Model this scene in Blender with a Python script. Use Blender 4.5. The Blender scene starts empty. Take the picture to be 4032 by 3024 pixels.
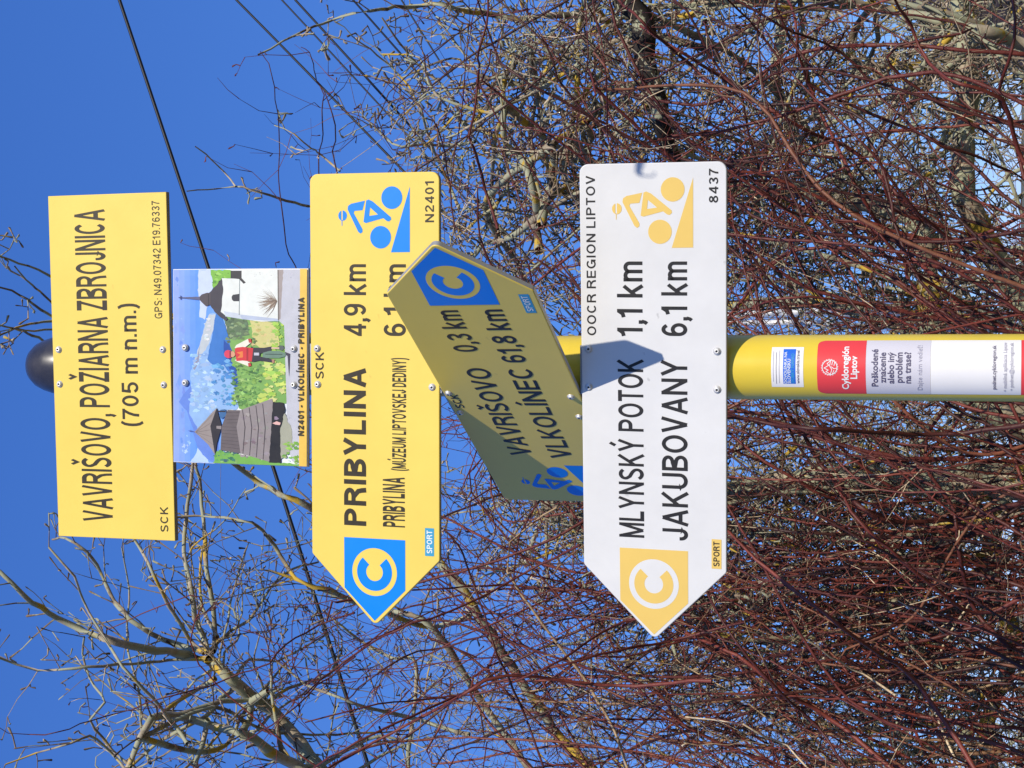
import bpy, bmesh, math, random
import numpy as np
from math import sin, cos, pi, radians
from mathutils import Vector, Matrix
from mathutils.geometry import tessellate_polygon

SC = bpy.context.scene
COL = SC.collection
random.seed(11)
rng = np.random.default_rng(7)

# ------------------------------------------------------------------ camera (phone held sideways, looking up at the signpost)
FPX = 6040.34
PITCH, YAW, ROLL = 0.31782, -0.01201, -0.00636
CAMP = Vector((0, -2.23359, 1.6))
Fw = Vector((sin(YAW)*cos(PITCH), cos(YAW)*cos(PITCH), sin(PITCH)))
Rt = Vector((cos(YAW), -sin(YAW), 0))
Up = Rt.cross(Fw)
R2 = Rt*cos(ROLL) - Up*sin(ROLL)
U2 = Rt*sin(ROLL) + Up*cos(ROLL)
cd = bpy.data.cameras.new('camera')
cam = bpy.data.objects.new('camera', cd); COL.objects.link(cam)
cd.sensor_fit = 'HORIZONTAL'; cd.sensor_width = 36; cd.lens = FPX/4032*36
cd.clip_start = 0.05; cd.clip_end = 2000
Bz = -Fw
cam.matrix_world = Matrix(((-U2.x, R2.x, Bz.x, CAMP.x), (-U2.y, R2.y, Bz.y, CAMP.y), (-U2.z, R2.z, Bz.z, CAMP.z), (0, 0, 0, 1)))
SC.camera = cam

def at(x, y, d):
    """world point seen at photo pixel x, y (4032 x 3024) at distance d from the camera"""
    v = Fw*FPX + U2*(2016-x) + R2*(1512-y)
    return CAMP + v.normalized()*d

def pix(p):
    v = Vector(p) - CAMP
    w = v.dot(Fw)
    if w < .1: return (-9999, -9999)
    return (2016 - FPX*v.dot(U2)/w, 1512 - FPX*v.dot(R2)/w)

# ------------------------------------------------------------------ world, sun, exposure
SUN_EL, SUN_AZ = radians(30), radians(23.5)
w = bpy.data.worlds.new('World'); SC.world = w; w.use_nodes = True
nt = w.node_tree; nt.nodes.clear()
sky = nt.nodes.new('ShaderNodeTexSky'); sky.sky_type = 'NISHITA'; sky.sun_disc = False
sky.sun_elevation = SUN_EL; sky.sun_rotation = pi - SUN_AZ
sky.altitude = 4000; sky.air_density = 1.0; sky.dust_density = 0.0; sky.ozone_density = 10.0
bg = nt.nodes.new('ShaderNodeBackground'); bg.inputs[1].default_value = 0.15
out = nt.nodes.new('ShaderNodeOutputWorld')
sep = nt.nodes.new('ShaderNodeSeparateColor'); cmb = nt.nodes.new('ShaderNodeCombineColor')
nt.links.new(sky.outputs[0], sep.inputs[0])
for i, (k_, g_) in enumerate(((.65, .77), (.685, .62), (1.02, .47))):   # the camera's own tone response to the clear sky
    m0 = nt.nodes.new('ShaderNodeMath'); m0.operation = 'MULTIPLY'; m0.inputs[1].default_value = .15
    m1 = nt.nodes.new('ShaderNodeMath'); m1.operation = 'POWER'; m1.inputs[1].default_value = g_
    m2 = nt.nodes.new('ShaderNodeMath'); m2.operation = 'MULTIPLY'; m2.inputs[1].default_value = k_/.15
    nt.links.new(sep.outputs[i], m0.inputs[0]); nt.links.new(m0.outputs[0], m1.inputs[0]); nt.links.new(m1.outputs[0], m2.inputs[0]); nt.links.new(m2.outputs[0], cmb.inputs[i])
nt.links.new(cmb.outputs[0], bg.inputs[0]); nt.links.new(bg.outputs[0], out.inputs[0])
sl = bpy.data.lights.new('sun', 'SUN'); sl.energy = 4.7; sl.angle = radians(0.5); sl.color = (1, .925, .79)
so = bpy.data.objects.new('sun', sl); COL.objects.link(so)
sd = Vector((sin(SUN_AZ)*cos(SUN_EL), -cos(SUN_AZ)*cos(SUN_EL), sin(SUN_EL)))
so.rotation_euler = sd.to_track_quat('Z', 'Y').to_euler()
so.location = sd*20
SC.view_settings.view_transform = 'Standard'; SC.view_settings.look = 'None'
SC.view_settings.exposure = 0; SC.view_settings.gamma = 1; SC.view_settings.use_curve_mapping = False

# ------------------------------------------------------------------ helpers
def lin(c):
    return tuple(.84*((v/255)/12.92 if v/255 <= .04045 else ((v/255+.055)/1.055)**2.4) for v in c)

def mat(name, rgb=None, rough=.5, metal=0, noise=None, spec=.32, coat=0, attr=None, bump=None, specks=0):
    """rgb in linear; noise = (scale, amount): fine uneven tone; attr = colour attribute"""
    m = bpy.data.materials.new(name); m.use_nodes = True
    t = m.node_tree; b = t.nodes['Principled BSDF']
    b.inputs['Roughness'].default_value = rough; b.inputs['Metallic'].default_value = metal
    b.inputs['Specular IOR Level'].default_value = spec
    b.inputs['Coat Weight'].default_value = coat; b.inputs['Coat Roughness'].default_value = .12
    src = None
    if attr:
        a = t.nodes.new('ShaderNodeAttribute'); a.attribute_name = attr; src = a.outputs['Color']
    elif rgb is not None:
        b.inputs['Base Color'].default_value = (*rgb, 1)
    if noise or bump:
        tc = t.nodes.new('ShaderNodeTexCoord')
    if noise:
        n = t.nodes.new('ShaderNodeTexNoise'); n.inputs['Scale'].default_value = noise[0]; n.inputs['Detail'].default_value = 6
        n.inputs['Roughness'].default_value = .65
        t.links.new(tc.outputs['Object'], n.inputs['Vector'])
        mr = t.nodes.new('ShaderNodeMapRange'); mr.inputs[1].default_value = .25; mr.inputs[2].default_value = .75
        mr.inputs[3].default_value = 1-noise[1]; mr.inputs[4].default_value = 1+noise[1]*.6
        t.links.new(n.outputs['Fac'], mr.inputs[0])
        mx = t.nodes.new('ShaderNodeVectorMath'); mx.operation = 'SCALE'
        if src: t.links.new(src, mx.inputs[0])
        else: mx.inputs[0].default_value = rgb
        t.links.new(mr.outputs[0], mx.inputs['Scale'])
        t.links.new(mx.outputs[0], b.inputs['Base Color'])
        rr = t.nodes.new('ShaderNodeMapRange'); rr.inputs[3].default_value = max(.05, rough-.1); rr.inputs[4].default_value = min(1, rough+.12)
        t.links.new(n.outputs['Fac'], rr.inputs[0]); t.links.new(rr.outputs[0], b.inputs['Roughness'])
    elif src: t.links.new(src, b.inputs['Base Color'])
    if specks:
        n3 = t.nodes.new('ShaderNodeTexNoise'); n3.inputs['Scale'].default_value = 42; n3.inputs['Detail'].default_value = 3
        t.links.new(tc.outputs['Object'], n3.inputs['Vector'])
        r3 = t.nodes.new('ShaderNodeMapRange'); r3.inputs[1].default_value = .70; r3.inputs[2].default_value = .76; r3.inputs[3].default_value = 1; r3.inputs[4].default_value = 1-specks
        t.links.new(n3.outputs['Fac'], r3.inputs[0])
        v3 = t.nodes.new('ShaderNodeVectorMath'); v3.operation = 'SCALE'; t.links.new(mx.outputs[0], v3.inputs[0]); t.links.new(r3.outputs[0], v3.inputs['Scale'])
        t.links.new(v3.outputs[0], b.inputs['Base Color'])
    if bump:
        n2 = t.nodes.new('ShaderNodeTexNoise'); n2.inputs['Scale'].default_value = bump[0]; n2.inputs['Detail'].default_value = 4
        t.links.new(tc.outputs['Object'], n2.inputs['Vector'])
        bp = t.nodes.new('ShaderNodeBump'); bp.inputs['Strength'].default_value = bump[1]; bp.inputs['Distance'].default_value = bump[2]
        t.links.new(n2.outputs['Fac'], bp.inputs['Height']); t.links.new(bp.outputs[0], b.inputs['Normal'])
    return m

YEL = (.82, .605, .115)
M = {
 'yellow': mat('yellow_sign_paint', YEL, .38, noise=(9, .05), bump=(14, .12, .002), specks=.10),
 'white': mat('white_sign_paint', (.69, .68, .655), .36, noise=(11, .07), bump=(14, .12, .002), specks=.25),
 'rim': mat('sign_edge_metal', (.42, .41, .39), .45, .4, noise=(30, .2)),
 'black': mat('black_print', (.022, .02, .018), .45, noise=(40, .2)),
 'brownblack': mat('sun_faded_black_print', (.040, .030, .014), .45, noise=(60, .25)),
 'blue': mat('blue_print', (.0, .225, .80), .4, noise=(12, .04)),
 'lightblue': mat('pale_blue_print', (.05, .32, .52), .42),
 'palewhite': mat('white_print', (.75, .78, .76), .4),
 'goldprint': mat('yellow_print', (.76, .52, .13), .4, noise=(12, .05)),
 'pole': mat('yellow_pole_paint', (.73, .54, .045), .33, noise=(14, .07), bump=(60, .06, .001)),
 'cap': mat('black_plastic_cap', (.040, .034, .028), .27, noise=(30, .55), spec=.7, coat=.5),
 'steel': mat('stainless_steel', (.74, .72, .68), .42, .45, noise=(80, .15)),
 'socket': mat('dark_socket', (.03, .03, .03), .6),
 'zinc': mat('galvanised_band', (.34, .35, .36), .42, .7, noise=(60, .2)),
 'paint': mat('printed_picture', None, .4, attr='col', noise=(55, .10)),
 'paper': mat('white_sticker_paper', (.78, .76, .74), .4, noise=(20, .03)),
 'greypaper': mat('grey_sticker_band', (.60, .58, .62), .4, noise=(20, .03)),
 'red': mat('red_sticker_print', (.72, .055, .06), .4, noise=(20, .05)),
 'stickerblue': mat('blue_sticker_print', (.02, .13, .60), .4),
 'greytext': mat('grey_print', (.34, .33, .40), .5),
 'darktext': mat('dark_print', (.09, .08, .14), .5),
 'cable': mat('black_cable', (.006, .007, .012), .5),
}

def mesh_obj(name, me, m=None, parent=None, loc=None):
    o = bpy.data.objects.new(name, me); COL.objects.link(o)
    if m is not None:
        for mm in (m if isinstance(m, (list, tuple)) else [m]): me.materials.append(mm)
    if parent is not None: o.parent = parent
    if loc is not None: o.location = loc
    return o

def tag(o, label=None, cat=None, group=None, kind=None):
    if label: o['label'] = label
    if cat: o['category'] = cat
    if group: o['group'] = group
    if kind: o['kind'] = kind
    return o

def empty(name, loc=(0, 0, 0)):
    o = bpy.data.objects.new(name, None); COL.objects.link(o); o.location = loc; o.empty_display_size = .1
    return o

class PM:
    """polygon mesh in the sign's own plane (a right, b up, y towards the back)"""
    def __init__(s): s.v = []; s.f = []; s.c = []
    def poly(s, pts, y=0, holes=(), col=None):
        loops = [[Vector((a, b, 0)) for a, b in pts]] + [[Vector((a, b, 0)) for a, b in h] for h in holes]
        tris = tessellate_polygon(loops)
        base = len(s.v)
        allp = [p for l in loops for p in l]
        s.v += [(p.x, y, p.y) for p in allp]
        for t in tris:
            a, b, c = [allp[i] for i in t]
            cr = (b-a).cross(c-a).z
            if abs(cr) < 1e-12: continue
            t = t if cr > 0 else t[::-1]
            s.f.append(tuple(base+i for i in t)); s.c.append(col)
    def build(s, name, m, parent, warp=None):
        me = bpy.data.meshes.new(name)
        v = [warp(p) for p in s.v] if warp else s.v
        me.from_pydata(v, [], s.f); me.update()
        if s.c and s.c[0] is not None:
            at_ = me.attributes.new('col', 'FLOAT_COLOR', 'CORNER')
            arr = []
            for f, c in zip(s.f, s.c): arr += [c[0], c[1], c[2], 1]*len(f)
            at_.data.foreach_set('color', arr)
        return mesh_obj(name, me, m, parent)

def circle(cx, cy, rx, ry=None, n=40, a0=0, a1=2*pi):
    ry = rx if ry is None else ry
    full = abs(a1-a0-2*pi) < 1e-6
    k = n if full else n+1
    return [(cx+rx*cos(a0+(a1-a0)*i/n), cy+ry*sin(a0+(a1-a0)*i/n)) for i in range(k)]

# ------------------------------------------------------------------ stroke alphabet (grotesque capitals, digits)
def arc(cx, cy, rx, ry, a0, a1, n=10):
    return [(cx+rx*cos(radians(a0+(a1-a0)*i/n)), cy+ry*sin(radians(a0+(a1-a0)*i/n))) for i in range(n+1)]

def glyph(ch, T):
    """strokes on a unit cap height with centre lines inset by T/2: returns width, strokes"""
    h = T/2; t = 1-h; m = .5
    w = .66
    def W(x): return x-h
    S = []
    if ch == 'A': w = .74; S = [[(h*.9, 0), (w/2, 1-h*.2)], [(w-h*.9, 0), (w/2, 1-h*.2)], [(.16, .29), (w-.16, .29)]]
    elif ch == 'B': w = .68; S = [[(h, 0), (h, 1)], [(h, t)]+arc(w*.52, .755, w*.42-h*.6, .245-h, 90, -90)+[(h, .51)], [(h, .51)]+arc(w*.55, .255+h*.15, w*.45-h, .255-h*.85, 90, -90)+[(h, h)]]
    elif ch == 'C': w = .72; S = [arc(w/2, m, w/2-h, m-h, 42, 318, 20)]
    elif ch == 'D': w = .70; S = [[(h, 0), (h, 1)], [(h, t), (w*.4, t)]+arc(w*.42, m, w*.58-h, m-h, 90, -90, 14)+[(h, h)]]
    elif ch == 'E': w = .62; S = [[(h, 0), (h, 1)], [(h, t), (w, t)], [(h, m), (w*.94, m)], [(h, h), (w, h)]]
    elif ch == 'F': w = .58; S = [[(h, 0), (h, 1)], [(h, t), (w, t)], [(h, m), (w*.92, m)]]
    elif ch == 'G': w = .76; S = [arc(w/2, m, w/2-h, m-h, 42, 345, 20), [(w/2, .44), (W(w)+h, .44)], [(W(w), .44), (W(w), 0.02)]]
    elif ch == 'H': w = .70; S = [[(h, 0), (h, 1)], [(W(w), 0), (W(w), 1)], [(h, m), (W(w), m)]]
    elif ch == 'I': w = T; S = [[(h, 0), (h, 1)]]
    elif ch == 'J': w = .52; S = [[(W(w), 1), (W(w), .27)]+arc(w/2, .27, w/2-h, .27-h, 0, -180, 12)+[(h, .33)]]
    elif ch == 'K': w = .70; S = [[(h, 0), (h, 1)], [(w-h*1.1, 1), (h, .36)], [(.27, .56), (w-h*.8, 0)]]
    elif ch == 'L': w = .56; S = [[(h, 0), (h, 1)], [(h, h), (w, h)]]
    elif ch == 'M': w = .82; S = [[(h, 0), (h, 1)], [(W(w), 0), (W(w), 1)], [(h, .97), (w/2, h*.6)], [(W(w), .97), (w/2, h*.6)]]
    elif ch == 'N': w = .70; S = [[(h, 0), (h, 1)], [(W(w), 0), (W(w), 1)], [(h, .97), (W(w), .03)]]
    elif ch == 'O': w = .78; S = [arc(w/2, m, w/2-h, m-h, 0, 360, 28)]
    elif ch == 'P': w = .66; S = [[(h, 0), (h, 1)], [(h, t)]+arc(w*.52, .72, w*.48-h, .28-h, 90, -90)+[(h, .44+h)]]
    elif ch == 'R': w = .70; S = [[(h, 0), (h, 1)], [(h, t)]+arc(w*.52, .74, w*.46-h, .26-h, 90, -90)+[(h, .48+h)], [(w*.5, .48+h*.8), (w*.80, .36), (W(w)-.01, .2), (W(w)+.01, 0)]]
    elif ch == 'S': w = .66; S = [arc(w/2, .74, w/2-h-.01, .26-h, 25, 200, 12)+[(w*.3, .56), (w*.62, .47)]+arc(w/2, .27, w/2-h, .27-h, 50, -160, 14)]
    elif ch == 'T': w = .62; S = [[(w/2, 0), (w/2, 1)], [(0, t), (w, t)]]
    elif ch == 'U': w = .69; S = [[(h, 1), (h, .32)]+arc(w/2, .32, w/2-h, .32-h, 180, 360, 14)+[(W(w), 1)]]
    elif ch == 'V': w = .70; S = [[(h*.9, 1), (w/2, h*.3)], [(w-h*.9, 1), (w/2, h*.3)]]
    elif ch == 'Y': w = .70; S = [[(h*.9, 1), (w/2, .42)], [(w-h*.9, 1), (w/2, .42)], [(w/2, 0), (w/2, .48)]]
    elif ch == 'Z': w = .64; S = [[(0, t), (w, t)], [(0, h), (w, h)], [(w-h*1.2, t), (h*1.2, h)]]
    elif ch == '0': w = .58; S = [arc(w/2, m, w/2-h, m-h, 0, 360, 26)]
    elif ch == '1': w = .40; S = [[(.27, 0), (.27, 1)], [(0, .74), (.14, .78), (.25, .93)]]
    elif ch == '2': w = .58; S = [arc(w/2, .70, w/2-h, .30-h, 170, -25, 12)+[(h*1.1, .16), (h, h)], [(h*.4, h), (w, h)]]
    elif ch == '3': w = .58; S = [arc(w/2, .745, w/2-h-.01, .255-h, 165, -75, 12)+[(w*.42, .53)], [(w*.42, .53)]+arc(w/2, .275, w/2-h, .275-h, 75, -165, 12)]
    elif ch == '4': w = .60; S = [[(w*.74, 0), (w*.74, 1)], [(w*.70, .95), (h*.8, .29)], [(.0, .27), (w, .27)]]
    elif ch == '5': w = .58; S = [[(w*.93, t), (w*.22, t)], [(w*.22, 1), (w*.13, .46)], [(w*.14, .50), (w*.3, .58)]+arc(w/2, .325, w/2-h, .325-h, 80, -160, 14)]
    elif ch == '6': w = .58; S = [arc(w/2, .32, w/2-h, .32-h, 0, 360, 20), [(h, .34), (h, .55)]+arc(w/2, .62, w/2-h, .38-h, 170, 35, 10)]
    elif ch == '7': w = .56; S = [[(0, t), (w, t)], [(w-h*1.1, t), (w*.58, .62), (w*.42, .3), (w*.38, 0)]]
    elif ch == '8': w = .58; S = [arc(w/2, .755, w/2-h-.02, .245-h, 0, 360, 18), arc(w/2, .28, w/2-h, .28-h, 0, 360, 20)]
    elif ch == '9': w = .58; S = [arc(w/2, .68, w/2-h, .32-h, 0, 360, 20), [(W(w), .66), (W(w), .45)]+arc(w/2, .38, w/2-h, .38-h, -10, -145, 10)]
    elif ch == ',': w = T*1.1; S = [[(h*1.1, T), (h*1.1, 0)], [(h*1.5, .03), (h*1.0, -.10), (h*.2, -.17)]]
    elif ch == '.': w = T; S = [[(h, 0), (h, T)]]
    elif ch == ':': w = T; S = [[(h, 0), (h, T)], [(h, .5), (h, .5+T)]]
    elif ch == '(': w = .24; S = [[(.22, 1.08), (.12, .88), (.08, .62), (.07, .4), (.08, .18), (.12, -.03), (.22, -.22)]]
    elif ch == ')': w = .24; S = [[(.02, 1.08), (.12, .88), (.16, .62), (.17, .4), (.16, .18), (.12, -.03), (.02, -.22)]]
    elif ch == '-': w = .30; S = [[(0, .38), (w, .38)]]
    elif ch == 'm': w = .84; x = .74; S = [[(h, 0), (h, x)], [(h, x-.22)]+arc(h+(w/2-h)/2, x-.23, (w/2-h)/2, .23-h, 180, 0, 10)+[(w/2, 0)], [(w/2, x-.22)]+arc(w/2+(w/2-h)/2, x-.23, (w/2-h)/2, .23-h, 180, 0, 10)+[(w-h, 0)]]
    elif ch == 'n': w = .54; x = .74; S = [[(h, 0), (h, x)], [(h, x-.25)]+arc(w/2, x-.25, w/2-h, .25-h, 180, 0, 10)+[(w-h, 0)]]
    elif ch == 'k': w = .56; S = [[(h, 0), (h, 1)], [(w-h, .73), (h, .27)], [(.2, .44), (w-h*.8, 0)]]
    elif ch == ' ': w = .30
    return w, S

ACC = {'Š': 'S', 'Ž': 'Z', 'Í': 'I', 'Ý': 'Y', 'Ú': 'U', 'Ť': 'T', 'Č': 'C'}

def stroke(pts, T):
    """outline strip of a polyline with mitred corners; yields quads"""
    closed = len(pts) > 4 and (Vector(pts[0])-Vector(pts[-1])).length < 1e-6
    P = [Vector(p) for p in (pts[:-1] if closed else pts)]
    n = len(P); Lf = []; Rg = []
    for i in range(n):
        if closed: a, b = P[i]-P[i-1], P[(i+1) % n]-P[i]
        else:
            a = P[i]-P[i-1] if i else P[1]-P[0]
            b = P[i+1]-P[i] if i < n-1 else a
            if i == 0: a = b
        a.normalize(); b.normalize()
        na, nb = Vector((-a.y, a.x)), Vector((-b.y, b.x))
        k = na+nb
        if k.length < 1e-4: k = na
        k.normalize(); s = 1/max(.45, k.dot(na))
        Lf.append(P[i]+k*T/2*s); Rg.append(P[i]-k*T/2*s)
    qs = []
    for i in range(n if closed else n-1):
        j = (i+1) % n
        qs.append([Lf[i], Rg[i], Rg[j], Lf[j]])
    return qs

def text_mesh(pm, txt, a0, b0, a1, b1, h, T, y, gap=.115, col=None):
    """fit the line between (a0,b0) and (a1,b1) with cap height h; the width is squeezed as on the sign"""
    items = []; x = 0
    for ch in txt:
        base = ACC.get(ch, ch)
        wd, S = glyph(base, T)
        items.append((x, wd, [list(s) for s in S]))
        if ch in 'ŠŽČ': items.append((x, wd, [[(wd/2-.15, 1.32), (wd/2, 1.14), (wd/2+.15, 1.32)]]))
        if ch in 'ÍÝÚ': items.append((x, wd, [[(wd/2-.03, 1.13), (wd/2+.12, 1.34)]]))
        x += wd+(gap if ch not in ' ' else .02)
    tot = x-gap
    L = math.hypot(a1-a0, b1-b0); ux, uy = (a1-a0)/L, (b1-b0)/L
    sx = L/tot
    k = 0
    for gx, wd, S in items:
        for s in S:
            yy = y - .00002*(k % 3); k += 1
            t = T*.82 if (len(s) == 3 and s[0][1] > 1.05) else T
            for q in stroke(s, t):
                pts = []
                for p in q:
                    X, Y = (gx+p.x)*sx, p.y*h
                    pts.append((a0+ux*X-uy*Y, yy, b0+uy*X+ux*Y))
                base = len(pm.v); pm.v += pts
                a, b, c = Vector(pts[0]), Vector(pts[1]), Vector(pts[2])
                nrm = (b-a).cross(c-a)
                idx = (base, base+1, base+2, base+3)
                pm.f.append(idx if nrm.y < 0 else idx[::-1]); pm.c.append(col)

# ------------------------------------------------------------------ sign panels
RF = .058
SIGN = {  # yaw, tilt in plane, sideways offset, height, distance of the face from the pole axis
 'prib': (-.05417, -.01739, -.05145, 2.53984, RF),
 'white': (-.11822, -.0173, -.05031, 2.10163, RF),
 'mid': (-.98911, .0144, .03844, 2.31951, .06403),
 'top': (-.05124, -.00041, -.00028, 3.00523, RF),
 'pic': (-.02162, -.01101, -.00036, 2.77052, RF),
}
AL, AH, ASH = .70, .21442, .10803

def sign_root(key, name):
    ps, rh, s0, z, r = SIGN[key]
    e = Vector((cos(ps), sin(ps), 0)); n = Vector((sin(ps), -cos(ps), 0)); zz = Vector((0, 0, 1))
    X = e*cos(rh)+zz*sin(rh); Z = -e*sin(rh)+zz*cos(rh); Y = Z.cross(X)
    o = empty(name)
    c = n*r+e*s0+zz*z
    o.matrix_world = Matrix(((X.x, Y.x, Z.x, c.x), (X.y, Y.y, Z.y, c.y), (X.z, Y.z, Z.z, c.z), (0, 0, 0, 1)))
    return o

def rounded(pts, rad):
    """round each corner of a polygon with its own radius"""
    o = []; n = len(pts)
    for i, (p, r) in enumerate(zip(pts, rad)):
        p = Vector(p); a = (Vector(pts[i-1])-p).normalized(); b = (Vector(pts[(i+1) % n])-p).normalized()
        if r < 1e-5: o.append(tuple(p)); continue
        ang = a.angle(b); d = r/math.tan(ang/2)
        c = p+(a+b).normalized()*(r/sin(ang/2))
        s, e = p+a*d, p+b*d
        v0, v1 = s-c, e-c
        k = 7
        tot = math.atan2(v0.x*v1.y-v0.y*v1.x, v0.dot(v1))
        for j in range(k+1):
            t = tot*j/k
            o.append((c.x+v0.x*cos(t)-v0.y*sin(t), c.y+v0.x*sin(t)+v0.y*cos(t)))
    return o

def panel(outline, face, root, thick=.008, bev=.0012):
    """pan shaped sheet: painted face with a rolled edge, bare metal flange and back"""
    bm = bmesh.new()
    def ring(y, inset):
        n = len(outline); r = []
        for i in range(n):
            p = Vector(outline[i]); a = (p-Vector(outline[i-1])); b = (Vector(outline[(i+1) % n])-p)
            a.normalize(); b.normalize()
            nn = (Vector((-a.y, a.x))+Vector((-b.y, b.x)))
            nn.normalize(); q = p+nn*inset/max(.5, nn.dot(Vector((-a.y, a.x))))
            r.append(bm.verts.new((q.x, y, q.y)))
        return r
    area = sum(outline[i-1][0]*outline[i][1]-outline[i][0]*outline[i-1][1] for i in range(len(outline)))
    if area < 0: outline = outline[::-1]
    R0 = ring(0, bev*1.2); R1 = ring(bev*.35, bev*.35); R2_ = ring(bev*1.2, 0); R3 = ring(thick, 0); R4 = ring(thick, .008); R5 = ring(.0025, .008)
    f = bm.faces.new(R0); n = len(R0)
    for A, B, mi in ((R0, R1, 0), (R1, R2_, 0), (R2_, R3, 1), (R3, R4, 1), (R4, R5, 1)):
        for i in range(n):
            j = (i+1) % n
            g = bm.faces.new((A[i], B[i], B[j], A[j])); g.material_index = mi
            g.smooth = mi == 0
    g = bm.faces.new(R5[::-1]); g.material_index = 1
    bmesh.ops.recalc_face_normals(bm, faces=bm.faces)
    me = bpy.data.meshes.new('panel'); bm.to_mesh(me); bm.free()
    return mesh_obj('panel', me, [face, M['rim']], root)

def lathe(prof, n=20):
    """profile of (radius, depth) about the local y axis"""
    bm = bmesh.new(); rings = []
    for r, y in prof:
        rings.append([bm.verts.new((r*cos(2*pi*i/n), y, r*sin(2*pi*i/n))) for i in range(n)] if r > 1e-6 else [bm.verts.new((0, y, 0))])
    for A, B in zip(rings, rings[1:]):
        for i in range(n):
            j = (i+1) % n
            if len(A) == 1 and len(B) == 1: continue
            if len(B) == 1: f = bm.faces.new((A[i], A[j], B[0]))
            elif len(A) == 1: f = bm.faces.new((A[0], B[j], B[i]))
            else: f = bm.faces.new((A[i], A[j], B[j], B[i]))
            f.smooth = True
    bmesh.ops.recalc_face_normals(bm, faces=bm.faces)
    me = bpy.data.meshes.new('lathe'); bm.to_mesh(me); bm.free(); return me

SCREW = lathe([(0, -.0036), (.0017, -.0036), (.0019, -.0040), (.0036, -.0030), (.0043, -.0016), (.0044, -.0010), (.0056, -.0010), (.0058, 0.0)])
SCREW.materials.append(M['steel'])
SOCK = lathe([(0, -.00405), (.0017, -.00405), (.0017, -.0036)], 6); SOCK.materials.append(M['socket'])

def screw(root, a, b):
    o = mesh_obj('screw', SCREW, None, root, (a, 0, b))
    s = mesh_obj('hex_socket', SOCK, None, o)
    o.rotation_euler = (random.uniform(-.08, .08), random.uniform(0, 6), random.uniform(-.08, .08))
    return o

def bracket(root, b, r, s0, thick=.008):
    """steel channel between the pole and the back of the panel"""
    bm = bmesh.new()
    hh = .011; cy = r
    for y0, y1, w_ in ((thick-.0055, thick+.0035, .036),):
        vs = [bm.verts.new((-s0+x, y, b+z)) for x in (-w_, w_) for y in (y0, y1) for z in (-.010, .010)]
        for q in ((0, 1, 3, 2), (4, 6, 7, 5), (0, 4, 5, 1), (2, 3, 7, 6), (0, 2, 6, 4), (1, 5, 7, 3)):
            bm.faces.new([vs[i] for i in q])
    bmesh.ops.recalc_face_normals(bm, faces=bm.faces)
    me = bpy.data.meshes.new('bracket'); bm.to_mesh(me); bm.free()
    return mesh_obj('bracket', me, M['zinc'], root)

def line(root, txt, a0, b0, a1, b1, h, T=.163, m='black', gap=.115, y=-.00035):
    pm = PM(); pm.c = []
    text_mesh(pm, txt, a0, b0, a1, b1, h, T, y, gap)
    return pm.build('lettering', M[m], root)

def cycle_logo(root, sg, bgm, fgm):
    """five sided field pointing outwards with a ringed letter C; sg = -1 points left, +1 right"""
    pm = PM(); pm.poly([(sg*a, b) for a, b in ((.2134, .0520), (.2930, .0518), (.3424, 0.0008), (.2915, -.0506), (.2130, -.0506))][::-1], -.0003)
    f = pm.build('route_symbol', M[bgm], root)
    cx, cy = sg*.2656, .0007
    pm = PM(); pm.poly(circle(cx, cy, .0375, n=56), -.00045); pm.build('symbol_disc', M[fgm], f)
    c = [(cx+.0295*cos(radians(t)), cy+.0295*sin(radians(t))) for t in np.linspace(42, 318, 40)]
    c += [(cx+.0140*cos(radians(t)), cy+.0140*sin(radians(t))) for t in np.linspace(322, 38, 40)]
    pm = PM(); pm.poly(c, -.0006); pm.build('symbol_letter', M[bgm], f)

ARM = [(0.3079, 0.0147), (0.3035, 0.0379), (0.3003, 0.0429), (0.2948, 0.0437), (0.2607, 0.0263), (0.2576, 0.0225), (0.2602, 0.0189), (0.2646, 0.0191), (0.2892, 0.0335), (0.2925, 0.0324), (0.2934, 0.0189), (0.2999, 0.017)]
LEG = [(0.3081, 0.0127), (0.3096, 0.0086), (0.3067, 0.002), (0.2824, -0.028), (0.2787, -0.0286), (0.2757, -0.0251), (0.2766, -0.0213), (0.281, -0.0157), (0.2737, 0.0134), (0.2755, 0.0172), (0.2792, 0.0167)]
HOLE = [(0.2846, 0.0077), (0.2975, 0.0063), (0.2865, -0.0068)]
def cyclist(root, sg, m):
    k = lambda P: [(sg*a, b-.0004) for a, b in P]
    pm = PM()
    pm.poly(k(circle(.3118, -.0297, .0172, n=44)), -.0003)
    pm.poly(k(circle(.2520, -.0110, .0172, n=44)), -.0003)
    pm.poly(k([(.3279, -.0592), (.2293, -.0590), (.2290, -.0280)]), -.0003)
    pm.poly(k(rounded(ARM, [0, .001, .002, .001, .002, .0018, .002, .0018, .0008, .0008, .0008, 0])), -.0003)
    pm.poly(k(LEG), -.0003, holes=[k(HOLE)])
    pm.poly(k([q for q in circle(.2855, .0521, .0079, .0072, 40) if q[1] > .0538]), -.0003)
    pm.poly(k([q for q in circle(.2855, .0521, .0079, .0072, 40) if q[1] < .0527]), -.0003)
    pm.poly(k([(.2790, .0540), (.2790, .0526), (.2700, .0527), (.2700, .0537)]), -.00032)
    for q in (.0488, .0560): pm.poly(k([(.281, q+.0003), (.290, q+.0003), (.290, q-.0003), (.281, q-.0003)]), -.00036)
    return pm.build('cyclist_pictogram', M[m], root)

def sport_box(root, a0, a1, b0, b1, m, tm, ta0, ta1):
    pm = PM(); pm.poly([(a0, b0), (a1, b0), (a1, b1), (a0, b1)], -.0003)
    o = pm.build('small_plate', M[m], root)
    pm = PM(); text_mesh(pm, 'SPORT', ta0, b0+.0028, ta1, b0+.0028, .0091, .17, -.0005, .10)
    pm.build('lettering', M[tm], o)

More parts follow.
